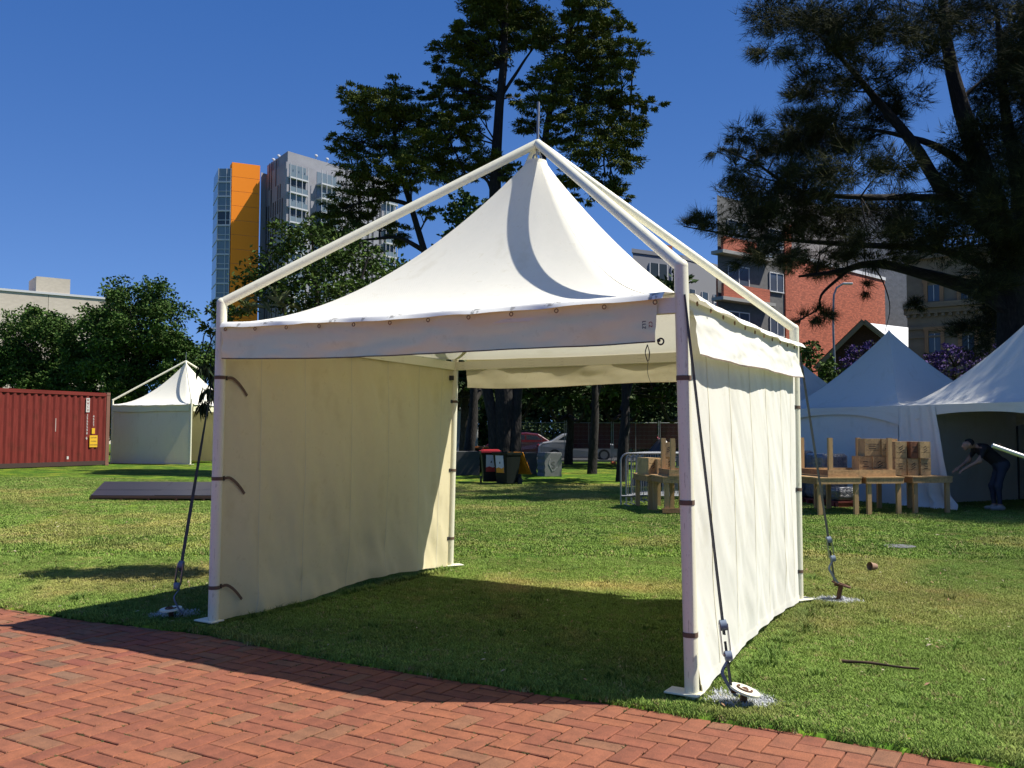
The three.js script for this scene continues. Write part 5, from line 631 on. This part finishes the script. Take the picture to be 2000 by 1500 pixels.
  for (let k = 2; k < 18; k++) { const y = k * fl + 1.7, top = Math.min(57.1, y + fl); const b = FS.add('glazed_balcony', -0.05, FS.len + 0.02, y, y + 0.34, 0.35, 0.5, white); FS.add('pane', 0.15, FS.len - 0.15, y + 0.36, top - 0.04, 0.16, 0.05, hash2(k, 2, 6) < 0.4 ? glD : gl, b); FS.add('rail', 0.1, FS.len - 0.1, y + 1.2, y + 1.34, 0.3, 0.08, white, b); for (const u of [0, FS.len * 0.62, FS.len - 0.14]) FS.add('mullion', u, u + 0.14, y + 0.33, top, 0.32, 0.14, white, b); const t = FT.add('side_pane', 0.1, FT.len - 0.15, y + 0.30, top - 0.05, 0.08, 0.06, gl); FT.add('side_slab', 0, FT.len - 0.02, y + 0.02, y + 0.28, 0.14, 0.3, white, t); }
  [[516, 0], [526, 1], [614, 2], [632, 3]].forEach(([px], k) => { const u = k < 2 ? 1.5 + k * 3.2 : 8.2 + (k - 2) * 3, f = k < 2 ? FLc : FR, q = r(k < 2 ? Lf : C).addScaledVector(f.d, u).addScaledVector(f.n, -1).setY(H); part('satellite_dish', merge([new THREE.SphereGeometry(0.42, 14, 8, 0, 6.3, 0, 1.1).rotateX(1.1).rotateY(0.5).translate(q.x, q.y + 1.0, q.z), bar(V(q.x, q.y - 0.2, q.z), V(q.x, q.y + 1.1, q.z), 0.08, 0.08, 8)]), white, g); });
}
{ // beige building at the far left
  const A = V(-60, 0, -84), B = V(-43, 0, -97), h = hAt(566, 90), g = thing('beige_building', 'plain beige panelled building with a square rooftop block', 'building', A.clone()), r = (v) => v.clone().sub(A), beige = M(0.86, 0.75, 0.62, 0.85, { map: T.render, rep: [0.08, 0.08] }), trim = M(0.66, 0.66, 0.66, 0.6);
  const f0 = facade(r(A), r(B), V(60, 0, 90)), back = V(-4, 0, -16); part('core', prism([r(A).addScaledVector(f0.n, -0.2), r(B).addScaledVector(f0.n, -0.2), r(B).add(back), r(A).add(back)], h), beige, g);
  const cols = [0, f0.u ? 5.2 : 5, 10.4, 15.6, f0.len]; for (let i = 0; i < 4; i++) for (let j = 0; j < 5; j++) { const y0 = j * 3.3, y1 = Math.min(h, (j + 1) * 3.3); if (y1 > y0) f0.add('wall_panel', cols[i] + 0.02, cols[i + 1] - 0.02, y0 + 0.02, y1 - 0.02, 0, 0.18, beige, g); }
  f0.add('roof_edge', 0, f0.len, h + 0.002, h + 0.22, 0.12, 0.5, trim, g);
  const F = facade(A, B, EYE0), u0 = F.u(63), u1 = F.u(130); f0.add('roof_block', u0, u1, h + 0.225, hAt(531, 90), 0.06, 4, beige, g);
}
const brickTex = tex(512, (u, v) => { const row = Math.floor(v * 32), uu = u * 12 + (row % 2) * 0.5, fx = uu - Math.floor(uu), fy = v * 32 - row, j = fx < 0.05 || fy < 0.14; const k = 0.85 + 0.25 * (hash2(Math.floor(uu) % 12, row, 7) - 0.5); return j ? [0.62, 0.5, 0.46] : [0.95 * k, 0.80 * k, 0.74 * k]; });
{ // brick apartment block on the right
  const C = V(19.9, 0, -65), L0 = V(13.6, 0, -60.2), R0 = V(30.7, 0, -75), g = thing('brick_apartments', 'dark apartment block with a sunlit red brick side wall', 'building', C.clone()), r = (v) => v.clone().sub(C);
  const brick = M(0.78, 0.31, 0.20, 0.85, { map: brickTex }), brickD = brick, slab = M(0.34, 0.33, 0.31, 0.8), dark = M(0.19, 0.185, 0.18, 0.85, { map: T.render }), gl = M(0.08, 0.10, 0.14, 0.1), wf = M(0.7, 0.7, 0.7, 0.5), hb = hAt(522, 70), ht = hAt(388, 62);
  const back = V(9, 0, -14); const sidePr = prism([r(C), r(R0), r(R0).add(V(-4, 0, -6)), r(C).add(V(-4, 0, -6))], hb); const uvp = sidePr.attributes.position, uv = sidePr.attributes.uv; for (let i = 0; i < uvp.count; i++) uv.setXY(i, Math.hypot(uvp.getX(i), uvp.getZ(i)) / 3.0, uvp.getY(i) / 2.75); part('brick_side_wall', sidePr, brick, g);
  part('main_block', prism([r(L0), r(C).add(V(-0.02, 0, 0.02)), r(C).add(V(3.2, 0, -12)), r(L0).add(V(6, 0, -12))], ht), dark, g); part('upper_block', prism([r(C).add(V(1.0, 0, -6)), r(R0).add(V(-2, 0, -3)), r(R0).add(V(-1, 0, -12)), r(C).add(V(3, 0, -16))], hAt(392, 75), 0), M(0.30, 0.29, 0.28, 0.85, { map: T.render }), g);
  const f = facade(r(L0), r(C), V(-20, 0, 65)), s = facade(r(C), r(R0), V(-10, 0, 65)); s.add('coping', 0, s.len, hb + 0.003, hb + 0.25, 0.1, 0.6, wf, g);
  const Fw = facade(L0, C, EYE0), U = (px) => Math.min(f.len - 0.1, Math.max(0.05, Fw.u(px)));
  for (let k = 0; k < 5; k++) { const y = k * 3.1 + 1.0; f.add('floor_slab', -0.3, f.len * 0.66, y, y + 0.22, 0.7, 1.0, slab, g); f.add('spandrel', 0.05, f.len * 0.62, y + 0.24, y + 1.15, 0.45, 0.2, brickD, g); for (const [a, b] of [[0.12, 0.40], [0.68, 0.88]]) { const w = f.add('window', f.len * a, f.len * b, y + 1.2, y + 2.5, 0.06, 0.1, gl, g); const u0 = f.len * a, u1 = f.len * b; for (const u of [u0, (u0 + u1) / 2, u1 - 0.06]) f.add('window_frame', u, u + 0.06, y + 1.2, y + 2.5, 0.1, 0.06, wf, w); f.add('window_frame', u0, u1, y + 2.46, y + 2.53, 0.11, 0.06, wf, w); f.add('window_sill', u0, u1, y + 1.13, y + 1.195, 0.14, 0.12, wf, w); } if (k % 2 === 0) f.add('glass_balustrade', f.len * 0.42, f.len * 0.66, y + 0.24, y + 1.15, 0.66, 0.04, M(0.25, 0.28, 0.3, 0.1), g); f.add('brick_pier', f.len * 0.90, f.len - 0.02, y - 0.02, y + 3.05, 0.12, 0.2, brickD, g); }
  part('grey_wall', prism([r(R0).add(V(-1.0, 0, -6.2)), r(R0).add(V(5.6, 0, -7)), r(R0).add(V(5.6, 0, -12)), r(R0).add(V(-1.0, 0, -12))], hAt(395, 81)), M(0.42, 0.42, 0.42, 0.85, { map: T.render }), g);
}
{ // low grey building with mansard roof beyond the tent pole
  const C = at(1336, 846, 82).setY(0), L0 = at(1235, 846, 79).setY(0), R0 = at(1425, 846, 88).setY(0), g = thing('grey_house', 'low grey building with mansard windows behind the right tent pole', 'building', C.clone()), r = (v) => v.clone().sub(C), y1 = hAt(600, 82), y2 = hAt(502, 82), wall = M(0.25, 0.26, 0.29, 0.8), dk_ = M(0.22, 0.23, 0.26, 0.8), brick = M(0.30, 0.09, 0.06, 0.85), wf = M(0.72, 0.72, 0.72, 0.5);
  const bk = V(3, 0, -12); part('brick_base', prism([r(L0), r(C), r(R0), r(R0).add(bk), r(L0).add(bk)], y1), brick, g); part('mansard', prism([r(L0), r(C), r(R0), r(R0).add(bk), r(L0).add(bk)].map(p => p.clone().lerp(bk.clone().multiplyScalar(0.5), 0.02)), y2, y1 + 0.003), wall, g); part('roof_edge', prism([r(L0), r(C), r(R0), r(R0).add(bk), r(L0).add(bk)], y2 + 0.35, y2 + 0.004), dk_, g);
  const f = facade(r(L0), r(C), V(-10, 0, 80)), s = facade(r(C), r(R0), V(-15, 0, 80)); const win = (F, u, y0, y1_, w) => { const q = F.add('window', u, u + w, y0, y1_, 0.02, 0.2, mat.glass, g); F.add('window_frame', u - 0.06, u, y0, y1_, 0.06, 0.2, wf, q); F.add('window_frame', u + w, u + w + 0.06, y0, y1_, 0.06, 0.2, wf, q); F.add('window_frame', u - 0.06, u + w + 0.06, (y0 + y1_) / 2 - 0.04, (y0 + y1_) / 2 + 0.04, 0.05, 0.2, wf, q); F.add('window_sill', u - 0.1, u + w + 0.1, y0 - 0.1, y0 - 0.003, 0.12, 0.3, wf, q); };
  for (const k of [0.35, 0.52, 0.78, 0.9]) win(f, f.len * k, y1 + 0.9, y2 - 0.7, 0.9); for (const k of [0.12, 0.4, 0.66]) win(s, s.len * k, y1 + 0.4, y1 + 1.9, 1.0);
  f.add('chimney', f.len * 0.86, f.len * 0.97, y2 + 0.36, y2 + 1.4, -1.2, 0.9, brick, g);
}
{ // sandstone building at the right edge
  const A = V(27.3, 0, -63), B = V(34.5, 0, -57.5), g = thing('sandstone_building', 'old sandstone building with cornices and a roof balustrade, behind the she oak', 'building', A.clone()), r = (v) => v.clone().sub(A), st = M(0.32, 0.255, 0.165, 0.9, { map: T.render, rep: [0.3, 0.3], bumpMap: T.rough, bumpScale: 0.02 }), st2 = M(0.36, 0.21, 0.10, 0.9), H = hAt(486, 62), f = facade(r(A), r(B), V(-27, 0, 63));
  const Fw = facade(A, B, EYE0); const end = r(B).addScaledVector(f.d, 9); part('wall', prism([r(A), end, end.clone().add(V(5, 0, -10)), r(A).add(V(5, 0, -10))], H), st, g); const Lx = f.len + 9;
  const yc = hAt(598, 62); for (const [y, h, p] of [[yc, 0.35, 0.55], [yc - 0.36, 0.35, 0.3], [yc - 1.4, 0.18, 0.15], [yc - 2.0, 0.14, 0.12], [H - 0.5, 0.4, 0.45]]) f.add('cornice', -0.15, Lx, y, y + h, p, p + 0.2, st, g); for (let k = 0; k < 26; k++) f.add('dentil', k * 0.45, k * 0.45 + 0.2, yc - 0.58, yc - 0.37, 0.24, 0.3, st, g);
  for (const px of [1829, 1895, 1960]) for (const [v0, v1] of [[682, 645], [580, 548]]) { const u = Fw.u(px), y0 = hAt(v0, 61), y1 = hAt(v1, 61), q = f.add('window', u - 0.38, u + 0.38, y0, y1, 0.03, 0.2, mat.glass, g); f.add('window_surround', u - 0.62, u - 0.385, y0 - 0.1, y1 + 0.2, 0.14, 0.25, st2, q); f.add('window_surround', u + 0.385, u + 0.62, y0 - 0.1, y1 + 0.2, 0.14, 0.25, st2, q); f.add('lintel', u - 0.7, u + 0.7, y1 + 0.203, y1 + 0.45, 0.16, 0.25, st2, q); f.add('window_sill', u - 0.7, u + 0.7, y0 - 0.3, y0 - 0.103, 0.2, 0.3, st, q); f.add('glazing_bar', u - 0.025, u + 0.025, y0, y1, 0.06, 0.06, M(0.6, 0.58, 0.52, 0.6), q); }
  const by = H + 0.003; f.add('balustrade_base', 0, Lx, by, by + 0.14, 0.1, 0.3, st, g); f.add('balustrade_rail', 0, Lx, by + 0.78, by + 0.92, 0.12, 0.34, st, g); for (let k = 0; k < 44; k++) { const q = r(A).addScaledVector(f.d, 0.3 + k * 0.33).addScaledVector(f.n, -0.05); part('baluster', new THREE.LatheGeometry([[0.05, 0], [0.09, 0.12], [0.1, 0.22], [0.05, 0.4], [0.06, 0.64]].map(p => new THREE.Vector2(...p)), 8).translate(q.x, by + 0.14, q.z), st, g); }
}
{ // dark gabled house with white roof
  const A = at(1600, 846, 50).setY(0), g = thing('gabled_house', 'dark gabled house with a bright white roof, behind the marquees', 'building', A.clone(), -0.42), m = mpp(50), X = (px) => (px - 1600) * m, Y = (v) => hAt(v, 50), ap = 1686;
  const wallS = new THREE.Shape([[X(1606), 0], [X(1760), 0], [X(1760), Y(700)], [X(ap), Y(632)], [X(1606), Y(706)]].map(p => new THREE.Vector2(...p))); part('gable_wall', new THREE.ExtrudeGeometry(wallS, { depth: 6, bevelEnabled: false }).translate(0, 0, -6), M(0.10, 0.055, 0.045, 0.9, { map: brickTex }), g);
  const roof = (x0, y0, x1, y1, mm, n) => part(n, sheetSolid(1, 1, (u, v) => V(lerp(x0, x1, u), lerp(y0, y1, u), lerp(0.45, -7, v)), 0.14), mm, g); const white = M(0.74, 0.74, 0.74, 0.55), br = M(0.24, 0.17, 0.10, 0.8);
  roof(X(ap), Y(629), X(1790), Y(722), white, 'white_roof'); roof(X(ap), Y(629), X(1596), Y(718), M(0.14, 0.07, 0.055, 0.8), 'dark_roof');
  part('barge_board', beam(V(X(ap), Y(630), 0.5), V(X(1785), Y(719), 0.5), 0.06, 0.22), br, g); part('barge_board', beam(V(X(1596), Y(719), 0.5), V(X(ap), Y(630), 0.5), 0.06, 0.22), br, g); const q4 = [at(1694, 634, 54.5), at(1772, 643, 55.5), at(1694, 706, 50.6), at(1772, 708, 51.6)].map(p => p.sub(A).applyAxisAngle(V(0, 1, 0), 0.42)); part('white_annex_roof', sheetSolid(1, 1, (u, v) => q4[0].clone().lerp(q4[1], u).lerp(q4[2].clone().lerp(q4[3], u), v), 0.12), white, g); part('annex_wall', prism([q4[2], q4[3], q4[1], q4[0]].map(p => V(p.x, 0, p.z)), q4[2].y - 0.2), M(0.3, 0.28, 0.26, 0.9), g);
}
{ // street lamps
  const lamp = (label, u, vTop, d, dir) => { const p = at(u, 846, d), h = hAt(vTop, d), g = thing('street_lamp', label, 'lamp post', V(p.x, G(p.x, p.z), p.z), 0, 'street lamps'); part('pole', limb([V(0, 0, 0), V(0, h * 0.5, 0), V(0, h * 0.9, 0), V(dir * 0.12, h * 0.97, 0), V(dir * 0.5, h, 0)], 0.07, 0.045, 10, 24), mat.galv, g); part('lantern', bx(0.5, 0.1, 0.2, dir * 0.72, h, 0, 0.03), M(0.6, 0.6, 0.6, 0.5), g); };
  lamp('tall grey street lamp in front of the red brick wall', 1632, 550, 46, 1); lamp('white street lamp behind the small tree at the left', 393, 648, 62, 1);
}
{ // person bending over inside the nearest marquee
  const Q = at(1948, 995, 18.2), g = thing('person', 'person in dark top and jeans bending forward inside the nearest marquee', 'person', V(Q.x, LAWN, Q.z), Math.PI);   // local +x points to the left of the picture
  // joints: x forward (reach), y up, z sideways
  const J = { an: [0, 0.08], kn: [0.03, 0.48], hip: [-0.10, 0.90], ch: [0.24, 1.18], neck: [0.40, 1.27], head: [0.52, 1.29], sh: [0.32, 1.22], el: [0.44, 0.98], wr: [0.66, 0.84] };
  const P = (k, z) => V(J[k][0], J[k][1], z), bones = [];
  const bone = (a, b, r0, r1) => bones.push([a, b, r0, r1]);
  bone(P('hip', 0), P('ch', 0), 0.125, 0.135); bone(P('hip', -0.07), P('hip', 0.07), 0.11, 0.11); bone(P('ch', 0), P('neck', 0), 0.10, 0.05); bone(P('sh', -0.17), P('sh', 0.17), 0.065, 0.065);
  for (const s of [-1, 1]) { bone(P('hip', s * 0.09), P('kn', s * 0.11), 0.085, 0.06); bone(P('kn', s * 0.11), P('an', s * 0.11), 0.058, 0.04); bone(V(-0.06, 0.05, s * 0.11), V(0.16, 0.045, s * 0.12), 0.04, 0.035); bone(P('sh', s * 0.18), P('el', s * 0.22), 0.05, 0.04); bone(P('el', s * 0.22), P('wr', s * 0.14), 0.038, 0.026); }
  const field = (bs, k) => (p) => { let d = 1e9; for (const [a, b, r0, r1] of bs) { const ab = b.clone().sub(a), t = Math.max(0, Math.min(1, p.clone().sub(a).dot(ab) / ab.lengthSq())), e = p.distanceTo(a.clone().addScaledVector(ab, t)) - lerp(r0, r1, t); const h = Math.max(k - Math.abs(d - e), 0) / k; d = Math.min(d, e) - (d > 1e8 ? 0 : h * h * k * 0.25); } return d; };
  const meshIt = (f, c, half, n) => { const mc = new MarchingCubes(n, new THREE.MeshBasicMaterial(), false, false, 200000); mc.isolation = 0; mc.reset(); for (let z = 0; z < n; z++) for (let y = 0; y < n; y++) for (let x = 0; x < n; x++) mc.field[x + y * n + z * n * n] = -f(V(c.x + (x - n / 2) / (n / 2) * half, c.y + (y - n / 2) / (n / 2) * half, c.z + (z - n / 2) / (n / 2) * half)); mc.update(); const k = mc.count ?? mc.geometry.drawRange.count, ge = new THREE.BufferGeometry(), pa = mc.positionArray.slice(0, k * 3), na = mc.normalArray.slice(0, k * 3); for (let i = 0; i < pa.length; i += 3) { pa[i] = pa[i] * half + c.x; pa[i + 1] = pa[i + 1] * half + c.y; pa[i + 2] = pa[i + 2] * half + c.z; } ge.setAttribute('position', new THREE.BufferAttribute(pa, 3)); ge.setAttribute('normal', new THREE.BufferAttribute(na, 3)); return ge; };
  const body = meshIt(field(bones, 0.07), V(0.22, 0.68, 0), 0.72, 72), head = [[V(0.50, 1.30, 0), V(0.585, 1.285, 0), 0.085, 0.072], [V(0.60, 1.24, 0), V(0.60, 1.22, 0), 0.045, 0.04], [V(0.655, 1.262, 0), V(0.672, 1.250, 0), 0.012, 0.014], [V(0.55, 1.28, 0.085), V(0.55, 1.30, 0.09), 0.014, 0.018], [V(0.55, 1.28, -0.085), V(0.55, 1.30, -0.09), 0.014, 0.018]];
  const geos = [body, meshIt(field(head, 0.03), V(0.57, 1.28, 0), 0.16, 44)];
  for (const s of [-1, 1]) { const w = P('wr', s * 0.14), hb = [[w, w.clone().add(V(0.07, -0.045, 0)), 0.026, 0.03]]; [-0.03, -0.01, 0.01, 0.03].forEach((z, i) => { const a = w.clone().add(V(0.075, -0.05, z)), b = a.clone().add(V(0.04, -0.022, 0)), L = [0.03, 0.036, 0.034, 0.026][i]; hb.push([a, b, 0.0095, 0.009], [b, b.clone().add(V(L * 0.6, -L, 0)), 0.009, 0.008]); }); const th = w.clone().add(V(0.03, -0.03, -s * 0.025)); hb.push([th, th.clone().add(V(0.04, -0.03, -s * 0.025)), 0.011, 0.0095], [th.clone().add(V(0.04, -0.03, -s * 0.025)), th.clone().add(V(0.065, -0.05, -s * 0.018)), 0.0095, 0.008]); geos.push(meshIt(field(hb, 0.008), w.clone().add(V(0.07, -0.05, 0)), 0.13, 56)); }
  const all = merge(geos.map(q => { q.deleteAttribute('uv'); return q; })), pos = all.attributes.position, col = new Float32Array(pos.count * 3);
  for (let i = 0; i < pos.count; i++) { const x = pos.getX(i), y = pos.getY(i); let c = [0.42, 0.26, 0.18]; if (y < 0.10) c = [0.40, 0.40, 0.38]; else if (x < 0.22 && y < 0.95 - 0.3 * x && y > 0.14) c = [0.035, 0.045, 0.075]; else if (y > 0.86 && x < 0.43 && !(x > 0.385 && (y > 1.24 || y < 1.02))) c = [0.014, 0.014, 0.015]; col.set(c, i * 3); }
  all.setAttribute('color', new THREE.BufferAttribute(col, 3)); part('body', all, M(1, 1, 1, 0.85, { vertexColors: true }), g);
  part('hair', new THREE.SphereGeometry(0.098, 20, 14, 0, 6.3, 0, 1.7).rotateZ(0.9).translate(0.525, 1.315, 0), M(0.02, 0.014, 0.01, 0.8), g);
  for (const s of [-1, 1]) part('eye', new THREE.SphereGeometry(0.009, 8, 6).translate(0.645, 1.285, s * 0.03), mat.ink, g); part('mouth', bx(0.006, 0.006, 0.04, 0.642, 1.222, 0), M(0.25, 0.09, 0.08, 0.7), g);
}
renderer.render(scene, camera);
